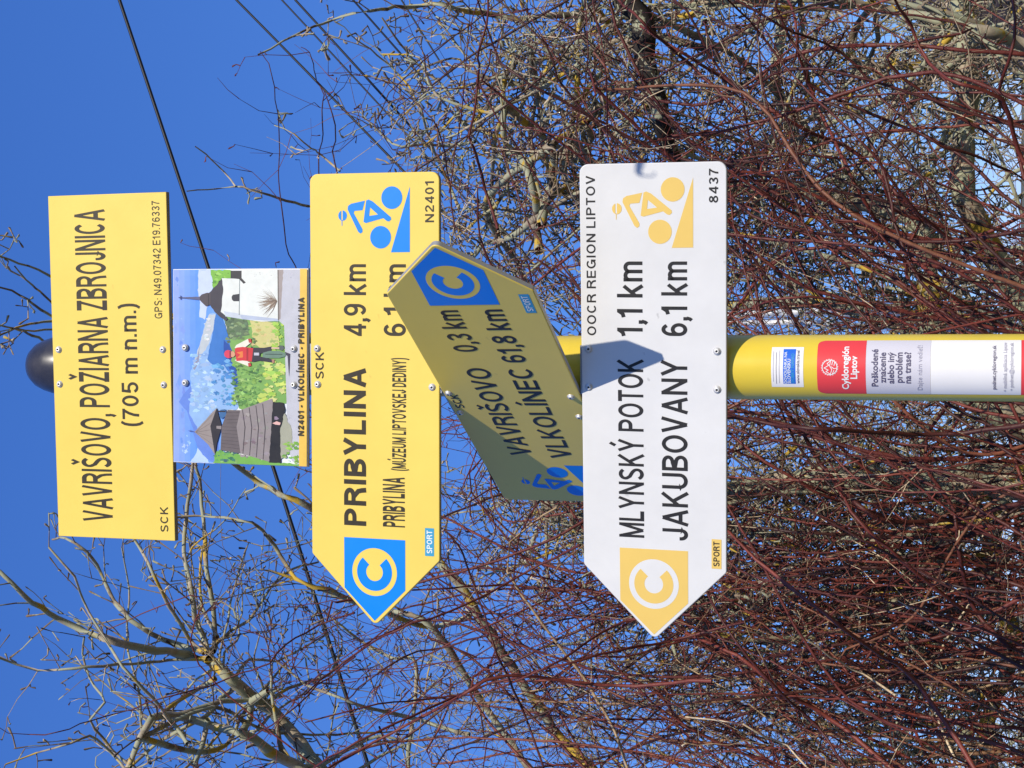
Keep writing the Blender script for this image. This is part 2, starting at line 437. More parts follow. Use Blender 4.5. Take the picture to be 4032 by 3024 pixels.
def arrow_outline(sg):
    P = [(-sg*AL/2, -AH/2), (sg*(AL/2-ASH), -AH/2), (sg*AL/2, 0), (sg*(AL/2-ASH), AH/2), (-sg*AL/2, AH/2)]
    rr = [.013, .006, .009, .006, .013]
    return rounded(P, rr)

def screws(root, key, pos):
    for a, b in pos: screw(root, a, b)
    ps, rh, s0, z, r = SIGN[key]
    for b in sorted({round(q[1], 2) for q in pos}): bracket(root, b, r, s0, .008)

# top plate
t = sign_root('top', 'destination_sign')
tag(t, 'topmost yellow rectangular plate giving the village, fire station name and altitude', 'sign', 'signs on the yellow post')
W, H = .56328/2, .22063/2
panel([(-W, -H), (W, -H), (W, H), (-W, H)], M['yellow'], t, .010, .0008)
line(t, 'VAVRIŠOVO, POŽIARNA ZBROJNICA', -.2540, .0043, .2573, .0043, .0571, .15, 'brownblack')
line(t, '(705 m n.m.)', -.0956, -.0500, .1038, -.0496, .0310, .145, 'brownblack', .13)
line(t, 'GPS: N49.07342 E19.76337', .0793, -.0978, .2680, -.0978, .0141, .13, 'brownblack', .16)
line(t, 'SCK', -.2673, -.0984, -.2264, -.0986, .0144, .14, 'brownblack', .16)
screws(t, 'top', [(.0292, .0985), (-.0280, .0985), (.0292, -.0973), (-.0280, -.0973)])

# arrow pointing left, yellow
t = sign_root('prib', 'direction_sign')
tag(t, 'yellow arrow board pointing left with blue cyclist, just below the picture plate', 'sign', 'signs on the yellow post')
panel(arrow_outline(-1), M['yellow'], t)
line(t, 'PRIBYLINA', -.1943, .0145, .0510, .0142, .0373, .185, 'brownblack', .13)
line(t, '4,9 km', .1006, .0135, .2110, .0132, .0372, .15, 'brownblack')
line(t, 'PRIBYLINA', -.1932, -.0502, -.1160, -.0500, .0366, .17, 'brownblack')
line(t, '(MÚZEUM LIPTOVSKEJ DEDINY)', -.1054, -.0522, .0678, -.0530, .0229, .17, 'brownblack')
line(t, '6,1 km', .1015, -.0526, .2109, -.0528, .0366, .15, 'brownblack')
line(t, 'SCK', .0328, .0853, .0748, .0850, .0141, .15, 'brownblack')
line(t, 'N2401', .2740, -.0987, .3364, -.0987, .0144, .15, 'brownblack', .17)
cycle_logo(t, -1, 'blue', 'yellow'); cyclist(t, 1, 'blue')
sport_box(t, -.2352, -.1920, -.0981, -.0834, 'lightblue', 'palewhite', -.2311, -.1956)
screws(t, 'prib', [(.0803, .0960), (.0244, .0956), (.0803, -.0955), (.0244, -.0955)])

# arrow turned towards the camera, pointing right
t = sign_root('mid', 'direction_sign')
tag(t, 'yellow arrow board turned sideways with its tip pointing right towards the viewer', 'sign', 'signs on the yellow post')
panel(arrow_outline(1), M['yellow'], t)
line(t, 'VAVRIŠOVO', -.1975, .0145, .0553, .0145, .0373, .15)
line(t, '0,3 km', .0985, .0145, .2015, .0145, .0373, .15)
line(t, 'VLKOLÍNEC', -.2050, -.0505, .0560, -.0505, .0368, .15)
line(t, '61,8 km', .0700, -.0505, .2015, -.0505, .0368, .15)
line(t, 'SCK', -.0560, .0855, -.0170, .0855, .0141, .15)
cycle_logo(t, 1, 'blue', 'yellow'); cyclist(t, -1, 'blue')
sport_box(t, .1920, .2352, -.0981, -.0834, 'lightblue', 'palewhite', .1958, .2312)
screws(t, 'mid', [(-.0130, .0985), (-.0690, .0975), (-.0230, -.0925), (-.0790, -.0915)])

# arrow pointing left, white
t = sign_root('white', 'direction_sign')
tag(t, 'white arrow board pointing left with yellow cyclist, lowest board on the post', 'sign', 'signs on the yellow post')
panel(arrow_outline(-1), M['white'], t)
line(t, 'OOCR REGION LIPTOV', .1019, .0845, .3333, .0838, .0137, .15, 'black', .18)
line(t, '1,1 km', .1017, .0150, .2097, .0147, .0379, .15)
line(t, '6,1 km', .1026, -.0506, .2096, -.0505, .0378, .15)
line(t, '8437', .2923, -.0953, .3400, -.0955, .0132, .15, 'black', .17)
line(t, 'MLYNSKÝ POTOK', -.1968, .0147, .0678, .0147, .0378, .15)
line(t, 'JAKUBOVANY', -.1976, -.0508, .0679, -.0503, .0381, .15)
cycle_logo(t, -1, 'goldprint', 'white'); cyclist(t, 1, 'goldprint')
sport_box(t, -.2368, -.1930, -.0999, -.0854, 'goldprint', 'black', -.2333, -.1963)
screws(t, 'white', [(.0815, .0962), (.0255, .0964), (.0815, -.0936), (.0262, -.0938)])

# ------------------------------------------------------------------ printed picture plate
t = sign_root('pic', 'picture_sign')
tag(t, 'small picture plate with a cyclist, mountains and two towers, between the two yellow boards', 'sign', 'signs on the yellow post')
W, H = .31044/2, .23896/2
panel([(-W, -H), (W, -H), (W, H), (-W, H)], mat('picture_plate_edge', (.75, .78, .82), .4), t, .006, .0007)
pm = PM(); layer = [0]
def cv(x, y):
    u = (1598-y)/(1598-37-(x-43)/1075*-6); v = (1116-x)/(1116-43)
    return (-W+.001+(2*W-.002)*min(1, max(0, u)), -H+.001+(2*H-.002)*min(1, max(0, v)))
def pp(pts, rgb, jag=0):
    P = pts
    if jag:
        P = []
        for i, a in enumerate(pts):
            b = pts[(i+1) % len(pts)]; n = max(1, int(math.hypot(a[0]-b[0], a[1]-b[1])/22))
            for k in range(n):
                q = k/n; P.append((a[0]+(b[0]-a[0])*q+random.uniform(-jag, jag)*(k > 0), a[1]+(b[1]-a[1])*q+random.uniform(-jag, jag)*(k > 0)))
    layer[0] += 1
    pm.poly([cv(*p) for p in P], -.00025-layer[0]*.0000022, col=lin(rgb))
def blobs(box, n, size, cols, st=1.6):
    x0, y0, x1, y1 = box; n = int(n*1.9); size = (size[0]*.5, size[1]*.72)
    mid = [sum(c[i] for c in cols)/len(cols) for i in range(3)]; cols = [tuple(c[i]*.72+mid[i]*.28 for i in range(3)) for c in cols]
    for _ in range(n):
        cx, cy = random.uniform(x0, x1), random.uniform(y0, y1); s = random.uniform(size[0]*.5, size[1]); c = random.choice(cols)
        g_ = random.randint(-14, 14); c = tuple(min(255, max(0, v+g_+random.randint(-5, 5))) for v in c); k = random.randint(9, 14); a0 = random.random()*6
        pp([(cx+s*st*random.uniform(.3, 1.15)*cos(a0+2*pi*i/k), cy+s*random.uniform(.3, 1.15)*sin(a0+2*pi*i/k)) for i in range(k)], c)
for i in range(9):
    q = i/8
    pp([(43+i*45, 30), (43+i*45+60, 30), (43+i*45+60, 1605), (43+i*45, 1605)], (int(150-55*min(1, q*2)+40*max(0, q-.5)), int(175-20*min(1, q*2)+30*max(0, q-.5)), 243))
blobs((60, 100, 130, 1500), 14, (30, 70), [(140, 165, 240), (160, 185, 245), (120, 160, 240)], .5)
pp([(250, 37), (345, 37), (380, 110), (360, 200), (330, 300), (300, 440), (255, 420), (262, 300), (240, 200)], (205, 218, 245), 6)
blobs((110, 1380, 180, 1520), 6, (18, 34), [(150, 190, 250), (180, 205, 250)], .8)
pp([(250, 1420), (300, 1480), (330, 1600), (180, 1600), (230, 1520)], (190, 215, 250), 5)
pp([(85, 1110), (120, 1050), (180, 980), (200, 900), (240, 1000), (320, 1100), (420, 1150), (420, 1600), (370, 1600), (300, 1550), (240, 1480), (190, 1300), (150, 1180)], (104, 140, 222), 6)
pp([(178, 880), (230, 740), (270, 600), (300, 480), (340, 390), (390, 390), (370, 520), (340, 640), (330, 720), (450, 800), (560, 900), (600, 1100), (560, 1160), (400, 1180), (240, 1330), (170, 1200), (190, 1000)], (150, 188, 232), 5)
pp([(205, 800), (270, 600), (300, 480), (335, 395), (385, 395), (370, 520), (330, 640), (290, 700), (240, 780)], (196, 204, 208), 5)
pp([(200, 830), (240, 740), (262, 640), (250, 780), (215, 850)], (150, 150, 170), 4)
blobs((190, 720, 370, 1180), 60, (14, 34), [(172, 205, 236), (140, 182, 228), (160, 198, 234), (196, 218, 238)])
blobs((300, 400, 350, 620), 8, (10, 22), [(226, 230, 228), (206, 214, 220)])
pp([(390, 390), (440, 420), (500, 600), (570, 760), (560, 830), (590, 1000), (600, 1120), (560, 1060), (520, 900), (450, 800), (380, 820), (320, 760), (340, 640), (370, 520)], (52, 122, 200), 5)
pp([(455, 600), (500, 640), (570, 790), (585, 900), (565, 1030), (530, 930), (490, 800), (452, 700)], (22, 78, 165), 5)
blobs((370, 760, 540, 1120), 34, (12, 30), [(70, 142, 206), (110, 178, 222), (95, 165, 216), (58, 122, 194), (140, 196, 226)])
pp([(450, 395), (900, 400), (955, 560), (958, 1100), (850, 1110), (700, 1130), (600, 1160), (575, 1150), (540, 1040), (572, 960), (562, 840), (512, 770), (520, 700), (490, 560)], (128, 176, 88), 9)
pp([(455, 425), (640, 440), (665, 560), (560, 575), (500, 590)], (96, 118, 84), 8)
blobs((480, 430, 650, 620), 26, (10, 24), [(70, 92, 66), (120, 150, 90), (84, 110, 80), (150, 170, 120)])
blobs((530, 800, 760, 1130), 120, (8, 26), [(90, 140, 70), (150, 195, 90), (60, 100, 62), (170, 210, 110), (110, 160, 80)])
pp([(665, 440), (885, 455), (900, 640), (820, 700), (700, 640)], (214, 206, 132), 8)
blobs((680, 450, 880, 640), 18, (12, 30), [(230, 214, 160), (190, 196, 110), (224, 190, 130), (150, 180, 90)])
blobs((760, 760, 950, 1090), 30, (18, 40), [(190, 220, 90), (214, 226, 110), (150, 200, 70), (222, 214, 140)])
blobs((850, 460, 940, 680), 12, (14, 30), [(176, 214, 80), (140, 190, 70)])
pp([(890, 37), (1062, 37), (1058, 1600), (1000, 1560), (960, 1420), (957, 1100), (937, 480), (890, 440)], (200, 200, 206))
pp([(890, 37), (930, 37), (908, 430), (892, 430)], (168, 156, 150), 3)
blobs((960, 60, 1040, 1300), 16, (8, 20), [(208, 208, 214), (190, 190, 196)], .5)
pp([(350, 40), (510, 40), (512, 105), (440, 118), (370, 185), (362, 100)], (128, 190, 66), 8)
blobs((380, 45, 500, 150), 14, (10, 22), [(160, 216, 90), (90, 150, 50)])
pp([(440, 105), (592, 110), (594, 37), (884, 37), (892, 445), (760, 452), (600, 432), (480, 412), (428, 372)], (236, 239, 230))
pp([(588, 396), (890, 428), (892, 448), (600, 434)], (188, 198, 216))
pp([(455, 370), (470, 412), (596, 432), (590, 390)], (206, 214, 222))
pp([(582, 115), (588, 115), (584, 400), (577, 400)], (130, 140, 140))
pp([(884, 37), (892, 37), (898, 440), (888, 440)], (120, 112, 104))
pp([(512, 45), (600, 45), (600, 105), (634, 140), (616, 150), (580, 112), (512, 105)], (54, 52, 54))
blobs((690, 60, 860, 90), 4, (5, 8), [(190, 190, 186)])
pp([(440, 104), (452, 180), (442, 300), (432, 375), (490, 432), (474, 448), (400, 392), (345, 322), (338, 222), (402, 160)], (62, 58, 68), 4)
pp([(350, 225), (350, 318), (312, 332), (270, 292), (252, 264), (278, 236), (322, 222)], (78, 68, 72))
pp([(330, 230), (336, 230), (336, 322), (330, 322)], (40, 36, 42))
pp([(262, 254), (262, 282), (100, 266), (100, 260)], (92, 96, 130))
pp([(88, 259), (122, 259), (122, 266), (88, 266)], (50, 60, 110)); pp([(102, 246), (109, 246), (109, 279), (102, 279)], (50, 60, 110))
pp([(530, 238), (582, 230), (582, 290), (536, 290), (522, 276), (520, 254)], (52, 54, 60))
for _ in range(60):  # bare bush in front of the church
    a = random.uniform(-1.1, 1.1); L = random.uniform(70, 180); x0, y0 = 880, 285
    x1, y1 = x0-L*cos(a), y0+L*sin(a)*.9; mx, my = (x0+x1)/2+random.uniform(-12, 12), (y0+y1)/2+random.uniform(-12, 12)
    s = random.choice([(150, 130, 110), (176, 160, 140), (120, 100, 84)])
    pp([(x0-4, y0-3), (mx-2, my-2), (x1, y1), (mx+2, my+3), (x0+4, y0+3)], s)
# wooden tower
pp([(400, 1500), (450, 1500), (700, 1540), (820, 1575), (1058, 1580), (1056, 1602), (368, 1602)], (122, 182, 80), 6)
blobs((380, 1500, 560, 1590), 14, (12, 26), [(60, 120, 100), (110, 180, 90), (40, 80, 110), (160, 205, 110)])
pp([(940, 1180), (1000, 1320), (1005, 1450), (900, 1570), (908, 1300)], (172, 172, 150), 8)
blobs((930, 1400, 1040, 1590), 16, (12, 26), [(150, 200, 70), (110, 170, 60), (180, 190, 140)])
pp([(430, 1165), (470, 1160), (480, 1210), (440, 1240), (420, 1215)], (60, 110, 160))
pp([(488, 1165), (592, 1165), (602, 1300), (592, 1512), (430, 1492), (440, 1300)], (108, 98, 98))
for i in range(7): pp([(440, 1300+i*27), (590, 1302+i*29), (590, 1305+i*29), (440, 1303+i*27)], (78, 70, 72))
for i in range(4): pp([(480, 1185+i*28), (592, 1180+i*28), (592, 1183+i*28), (480, 1188+i*28)], (76, 68, 70))
pp([(218, 1350), (400, 1150), (388, 1330), (386, 1532), (330, 1450)], (158, 146, 140), 2)
for i in range(5): pp([(225, 1352), (390, 1180+i*70), (390, 1184+i*70), (228, 1356)], (128, 116, 112))
pp([(348, 1300), (400, 1150), (412, 1200), (440, 1300), (400, 1440), (387, 1538)], (44, 40, 46))
pp([(398, 1296), (436, 1296), (436, 1322), (398, 1318)], (150, 140, 138))
pp([(412, 1172), (470, 1172), (470, 1184), (412, 1184)], (44, 40, 46))
pp([(170, 1340), (218, 1348), (218, 1352), (170, 1346)], (70, 80, 150)); pp([(186, 1334), (190, 1334), (190, 1354), (186, 1354)], (70, 80, 150))
pp([(590, 1165), (650, 1140), (842, 1065), (852, 1100), (822, 1572), (592, 1512), (560, 1300)], (152, 142, 140))
blobs((600, 1180, 820, 1540), 26, (12, 26), [(160, 150, 148), (140, 130, 128), (156, 146, 145), (132, 122, 120)])
for q in (0, .25, .5, .75):
    x = 610+q*215
    pp([(x, 1160-q*70), (x+22, 1300), (x+4, 1512+q*55), (x-1, 1512+q*55), (x+15, 1300), (x-5, 1160-q*70)], (62, 54, 58))
pp([(850, 1092), (932, 1096), (945, 1150), (908, 1300), (912, 1578), (820, 1578)], (26, 26, 32), 3)
pp([(862, 1208), (880, 1206), (898, 1225), (880, 1235), (862, 1232)], (150, 130, 150)); pp([(846, 1262), (880, 1245), (912, 1256), (905, 1275), (870, 1272)], (240, 190, 180))
# rider on the road
pp([(945, 690), (985, 705), (977, 890), (965, 722), (945, 712)], (64, 58, 76))
pp([(545, 662), (560, 640), (656, 588), (678, 620), (596, 684)], (240, 236, 216)); pp([(545, 762), (566, 776), (660, 812), (672, 782), (594, 742)], (240, 236, 216))
pp([(652, 590), (676, 588), (682, 620), (660, 622)], (200, 70, 60)); pp([(652, 785), (672, 780), (680, 806), (656, 814)], (200, 70, 60))
pp([(772, 684), (768, 742), (900, 740), (950, 726), (952, 702), (900, 684)], (110, 140, 120)); pp([(790, 708), (925, 708), (925, 714), (790, 714)], (50, 70, 60))
pp([(676, 648), (690, 660), (780, 660), (840, 648), (838, 680), (750, 706), (745, 730), (850, 752), (850, 778), (740, 764), (690, 775), (672, 760)], (50, 48, 60))
pp([(700, 700), (740, 700), (740, 722), (700, 722)], (200, 200, 210))
pp([(896, 640), (930, 640), (940, 662), (925, 682), (900, 676)], (90, 100, 96)); pp([(838, 655), (900, 655), (900, 668), (838, 668)], (222, 190, 160)); pp([(840, 752), (862, 752), (862, 780), (845, 780)], (180, 130, 110))
pp([(545, 675), (560, 770), (610, 765), (682, 772), (694, 665), (610, 655), (560, 662)], (216, 52, 58)); pp([(560, 700), (610, 690), (612, 740), (565, 745), (590, 718)], (236, 130, 60))
pp([(640, 668), (655, 660), (655, 760), (640, 766)], (170, 30, 44))
pp(circle(527, 715, 22, 24, 16), (222, 166, 126)); pp([(470, 690), (490, 682), (516, 688), (518, 744), (490, 748), (466, 735), (460, 712)], (226, 62, 92)); pp([(505, 690), (513, 690), (513, 742), (505, 742)], (60, 30, 40))
blobs((690, 590, 730, 640), 3, (10, 16), [(80, 120, 70)])
pp([(1062, 30), (1120, 30), (1120, 1610), (1056, 1610)], (246, 202, 86))
pic = pm.build('printed_picture', M['paint'], t)
line(t, 'N2401 - VLKOLÍNEC - PRIBYLINA', -.1064, -.1136, .1099, -.1138, .0098, .20, 'brownblack', .15, -.0036)
screws(t, 'pic', [(.0294, .0963), (-.0270, .0963), (.0294, -.0958), (-.0271, -.0958)])
for c in t.children:
    if c.name.startswith('screw'): c.location.y = -.0025
for c in t.children:
    if c.name.startswith('lettering'): c.location.y = 0.0

# ------------------------------------------------------------------ post
PR = .04692
post = empty('signpost'); tag(post, 'round yellow steel post with black dome cap carrying the boards and stickers', 'post')
def revolve(prof, n=64):
    bm = bmesh.new(); rings = []
    for r, z in prof:
        rings.append([bm.verts.new((r*cos(2*pi*i/n), r*sin(2*pi*i/n), z)) for i in range(n)] if r > 1e-6 else [bm.verts.new((0, 0, z))])
    for A, B in zip(rings, rings[1:]):
        for i in range(n):
            j = (i+1) % n
            if len(B) == 1: f = bm.faces.new((A[i], A[j], B[0]))
            elif len(A) == 1: f = bm.faces.new((A[0], B[j], B[i]))
            else: f = bm.faces.new((A[i], A[j], B[j], B[i]))
            f.smooth = True
    bmesh.ops.recalc_face_normals(bm, faces=bm.faces)
    me = bpy.data.meshes.new('rev'); bm.to_mesh(me); bm.free(); return me
mesh_obj('pole', revolve([(PR, 0), (PR, 1), (PR, 2), (PR, 3.139)]), M['pole'], post)
mesh_obj('cap', revolve([(PR+.0005, 3.100), (PR+.003, 3.100), (PR+.0035, 3.104), (PR+.0032, 3.141), (.0478, 3.152), (.0440, 3.166), (.0385, 3.179), (.0300, 3.190), (.019, 3.197), (.009, 3.200), (0, 3.2008)]), M['cap'], post)

def on_pole(off):
    def f(p):  # p = (angle*R, depth, z)
        a = p[0]/PR; r = PR+off-p[1]
        return (r*sin(a), -r*cos(a), p[2])
    return f
def strip(z0, z1, a0, a1, y=0, c0=0, c1=0, rad=0):
    """curved rectangle as fine columns; top edge may be cut by rounded corners"""
    pm = PM(); n = 40
    for i in range(n):
        u0, u1 = i/n, (i+1)/n
        def top(u):
            s = u*(a1-a0)*PR; L = (a1-a0)*PR
            e = min(s, L-s)
            return z1-(rad-math.sqrt(max(0, rad*rad-(rad-e)**2)) if rad and e < rad else 0)
        pm.poly([((a0+(a1-a0)*u0)*PR, z0), ((a0+(a1-a0)*u1)*PR, z0), ((a0+(a1-a0)*u1)*PR, top(u1)), ((a0+(a1-a0)*u0)*PR, top(u0))], y)
    return pm
def curved_text(txt, a0, a1, z, m, parent, bold=.0, caron=None, off=.0008, xs=1.0):
    c = bpy.data.curves.new('txt', 'FONT'); c.body = txt; c.size = 1; c.resolution_u = 3; c.offset = bold
    o = bpy.data.objects.new('txt', c); COL.objects.link(o)
    dg = bpy.context.evaluated_depsgraph_get(); me = bpy.data.meshes.new_from_object(o.evaluated_get(dg))
    COL.objects.unlink(o); bpy.data.objects.remove(o)
    co = np.empty(len(me.vertices)*3); me.vertices.foreach_get('co', co); co = co.reshape(-1, 3)
    x0, x1 = co[:, 0].min(), co[:, 0].max()
    L = (a1-a0)*PR; s = L/(x1-x0); sy = s*xs
    res = np.empty_like(co)
    ang = a0+(co[:, 0]-x0)*s/PR; r = PR+off
    res[:, 0] = r*np.sin(ang); res[:, 1] = -r*np.cos(ang); res[:, 2] = z+co[:, 1]*sy
    me.vertices.foreach_set('co', res.ravel()); me.update()
    nm = mesh_obj('lettering', me, m, parent)
    if caron is not None:  # hook over the letter c
        pm = PM(); cx = (a0+(a1-a0)*caron)*PR; zz = z+.50*sy; d = .09*s
        for q in stroke([(cx-d, zz+.17*sy), (cx, zz+.08*sy), (cx+d, zz+.17*sy)], .07*s): pm.poly([(p.x, p.y) for p in q], 0)
        pm.build('lettering', m, parent, on_pole(off))
    return nm

s1 = empty('sticker'); tag(s1, 'small white sticker with a blue square, stuck on the post below the white board', 'sticker', 'stickers on the yellow post')
strip(1.8866, 1.9318, -.64, .65).build('backing_paper', M['paper'], s1, on_pole(.0003))
strip(1.8974, 1.9149, -.52, .575).build('blue_field', M['stickerblue'], s1, on_pole(.0005))
for i, (txt, a0, a1) in enumerate((('DOVOLENKA NA', -.50, .48), ('SLOVENSKU', -.50, .25), ('DOBRÝ NÁPAD', -.50, .42))):
    curved_text(txt, a0, a1, 1.9097-i*.0052, M['palewhite'] if i < 2 else M['lightblue'], s1, .012, xs=.95)
for i, (a0, a1, mm) in enumerate(((-.45, .50, 'greytext'), (-.52, .46, 'darktext'), (-.50, .53, 'greytext'))):
    strip(1.9285-i*.0042, 1.9291-i*.0042, a0, a1).build('fine_print', M[mm], s1, on_pole(.0006))
curved_text('www.slovakia.travel', -.50, .52, 1.8922, M['darktext'], s1, .01)
s2 = empty('sticker'); tag(s2, 'tall red and white information sticker with text lines, at the bottom of the post', 'sticker', 'stickers on the yellow post')
strip(1.8003, 1.8674, -.90, .93, rad=.010).build('red_field', M['red'], s2, on_pole(.0003))
strip(1.7130, 1.8001, -.90, .93).build('grey_field', M['greypaper'], s2, on_pole(.0003))
strip(1.5943, 1.7128, -.90, .93).build('white_field', M['paper'], s2, on_pole(.0003))
strip(1.5300, 1.5941, -.90, .93).build('red_field', M['red'], s2, on_pole(.0003))
for txt, a0, a1, z, mm, b in (('Cykloregión', -.70, .66, 1.8239, 'palewhite', .025), ('Liptov', -.345, .345, 1.8121, 'palewhite', .025), ('Poškodené', -.59, .565, 1.7839, 'darktext', .022),
        ('alebo iný', -.49, .465, 1.762, 'darktext', .022), ('problém', -.46, .455, 1.7507, 'darktext', .022), ('na trase?', -.48, .465, 1.7393, 'darktext', .022),
        ('Dajte nám vedieť!', -.71, .70, 1.7242, 'greytext', .0), ('podnet.cykloregion.sk', -.67, .70, 1.6269, 'darktext', .015), ('+ mobilná aplikácia Liptov', -.755, .81, 1.6128, 'greytext', .01), ('+ podnet@cykloregion.sk', -.715, .80, 1.6045, 'greytext', .01)):
    curved_text(txt, a0, a1, z, M[mm], s2, b)
curved_text('znacenie', -.47, .455, 1.7731, M['darktext'], s2, .022, caron=.415)
pm = PM(); cz = 1.8497  # gear shaped emblem with hills
n = 40
for i in range(n):
    a, b = 2*pi*i/n, 2*pi*(i+1)/n
    for (q0, q1) in ((.0098, .0108), (.0112, .0118)):
        if q0 > .011 and i % 2: continue
        pm.poly([(q0*cos(a), cz+q0*sin(a)), (q1*cos(a), cz+q1*sin(a)), (q1*cos(b), cz+q1*sin(b)), (q0*cos(b), cz+q0*sin(b))], 0)
for s in ([(-.0095, -.001), (-.006, .005), (-.004, .002), (-.001, .0075), (.003, .001), (.005, .0035), (.0095, -.001)], [(-.0098, -.001), (-.003, -.003), (.002, .0), (.0098, -.0012)], [(-.001, -.010), (-.002, -.006), (.001, -.002)], [(-.009, -.004), (-.004, -.006)], [(.003, -.003), (.0085, -.004)], [(.002, -.006), (.0075, -.007)]):
    for q in stroke([(x, cz+y) for x, y in s], .0009): pm.poly([(p.x, p.y) for p in q], 0)
pm.build('round_emblem', M['palewhite'], s2, on_pole(.0007))

# ------------------------------------------------------------------ ground, road, far house
def ground_mat():
    m = bpy.data.materials.new('winter_grass'); m.use_nodes = True; t = m.node_tree; b = t.nodes['Principled BSDF']
    tc = t.nodes.new('ShaderNodeTexCoord'); n = t.nodes.new('ShaderNodeTexNoise'); n.inputs['Scale'].default_value = .9; n.inputs['Detail'].default_value = 9
    n.inputs['Roughness'].default_value = .7
    cr = t.nodes.new('ShaderNodeValToRGB'); e = cr.color_ramp.elements
    e[0].position = .35; e[0].color = (.05, .06, .025, 1); e[1].position = .68; e[1].color = (.22, .18, .09, 1)
    t.links.new(tc.outputs['Object'], n.inputs['Vector']); t.links.new(n.outputs['Fac'], cr.inputs[0]); t.links.new(cr.outputs[0], b.inputs['Base Color'])
    b.inputs['Roughness'].default_value = .95
    return m
def plane(name, x0, x1, y0, y1, z, m):
    me = bpy.data.meshes.new(name); me.from_pydata([(x0, y0, z), (x1, y0, z), (x1, y1, z), (x0, y1, z)], [], [(0, 1, 2, 3)])
    return mesh_obj(name, me, m)
tag(plane('ground', -900, 900, -900, 900, 0, ground_mat()), kind='structure')
tag(plane('road', -60, 60, -7.5, -1.2, .004, mat('pale_asphalt', (.16, .16, .16), .9, noise=(3, .3))), kind='structure')

hs = empty('house', (9.2, 17, 0)); tag(hs, 'terracotta rendered house glimpsed through the twigs at the lower edge', 'house')
def boxm(name, dims, loc, m, parent):
    bm = bmesh.new(); bmesh.ops.create_cube(bm, size=1, matrix=Matrix.Translation(loc) @ Matrix.Diagonal((*dims, 1)))
    me = bpy.data.meshes.new(name); bm.to_mesh(me); bm.free(); return mesh_obj(name, me, m, parent)
boxm('wall', (10, 7, 2.3), (0, 0, 1.15), mat('terracotta_render', (.52, .22, .12), .85, noise=(4, .15)), hs)
me = bpy.data.meshes.new('roof'); me.from_pydata([(-5.4, -3.9, 2.3), (5.4, -3.9, 2.3), (5.4, 3.9, 2.3), (-5.4, 3.9, 2.3), (-4.6, 0, 3.0), (4.6, 0, 3.0)], [], [(0, 1, 5, 4), (1, 2, 5), (2, 3, 4, 5), (3, 0, 4), (3, 2, 1, 0)])
mesh_obj('roof', me, mat('dark_roof_tiles', (.20, .10, .07), .8, noise=(9, .3)), hs)
for wx in (-3, 0, 3):
    f = boxm('window', (1.1, .08, 1.2), (wx, -3.52, 1.25), mat('white_frame', (.7, .7, .68), .5), hs)
    boxm('pane', (.9, .03, 1.0), (wx, -3.565, 1.25), mat('window_glass', (.03, .04, .05), .08), f)

# ------------------------------------------------------------------ bark
def bark(name, stops, lichen=.0, scale=22, rough=.85):
    """colour along the per-branch tone attribute, mottled; lichen adds yellow and pale grey-green crust"""
    m = bpy.data.materials.new(name); m.use_nodes = True; t = m.node_tree; b = t.nodes['Principled BSDF']
    b.inputs['Roughness'].default_value = rough; b.inputs['Specular IOR Level'].default_value = .35
    a = t.nodes.new('ShaderNodeAttribute'); a.attribute_name = 'tone'
    cr = t.nodes.new('ShaderNodeValToRGB'); el = cr.color_ramp.elements
    el[0].position = stops[0][0]; el[0].color = (*stops[0][1], 1); el[1].position = stops[-1][0]; el[1].color = (*stops[-1][1], 1)
    for p, c in stops[1:-1]:
        q = el.new(p); q.color = (*c, 1)
    t.links.new(a.outputs['Fac'], cr.inputs[0])
    tc = t.nodes.new('ShaderNodeTexCoord')
    n = t.nodes.new('ShaderNodeTexNoise'); n.inputs['Scale'].default_value = scale; n.inputs['Detail'].default_value = 5; n.inputs['Roughness'].default_value = .7
    t.links.new(tc.outputs['Object'], n.inputs['Vector'])
    mr = t.nodes.new('ShaderNodeMapRange'); mr.inputs[1].default_value = .3; mr.inputs[2].default_value = .7; mr.inputs[3].default_value = .6; mr.inputs[4].default_value = 1.35
    t.links.new(n.outputs['Fac'], mr.inputs[0])
    vm = t.nodes.new('ShaderNodeVectorMath'); vm.operation = 'SCALE'; t.links.new(cr.outputs[0], vm.inputs[0]); t.links.new(mr.outputs[0], vm.inputs['Scale'])
    src = vm.outputs[0]
    if lichen:
        for sc_, th, col in ((9, .60-lichen*.12, (.33, .33, .22)), (5.5, .70-lichen*.13, (.50, .33, .045))):
            n2 = t.nodes.new('ShaderNodeTexNoise'); n2.inputs['Scale'].default_value = sc_; n2.inputs['Detail'].default_value = 7; n2.inputs['Roughness'].default_value = .6
            mp = t.nodes.new('ShaderNodeMapping'); mp.inputs['Location'].default_value = (sc_, 3, 1)
            t.links.new(tc.outputs['Object'], mp.inputs[0]); t.links.new(mp.outputs[0], n2.inputs['Vector'])
            r = t.nodes.new('ShaderNodeMapRange'); r.inputs[1].default_value = th; r.inputs[2].default_value = th+.03
            t.links.new(n2.outputs['Fac'], r.inputs[0])
            mx = t.nodes.new('ShaderNodeMix'); mx.data_type = 'RGBA'
            t.links.new(r.outputs[0], mx.inputs[0]); t.links.new(src, mx.inputs[6]); mx.inputs[7].default_value = (*col, 1); src = mx.outputs[2]
    t.links.new(src, b.inputs['Base Color'])
    bp = t.nodes.new('ShaderNodeBump'); bp.inputs['Strength'].default_value = .6; bp.inputs['Distance'].default_value = .004
    t.links.new(n.outputs['Fac'], bp.inputs['Height']); t.links.new(bp.outputs[0], b.inputs['Normal'])
    return m
BARK = bark('grey_lichen_bark', [(0, (.09, .066, .042)), (.45, (.24, .19, .125)), (1, (.44, .37, .27))], 1.05)
LICH = bark('yellow_lichen_bark', [(0, (.05, .036, .024)), (.5, (.13, .10, .065)), (1, (.26, .21, .14))], 1.45)
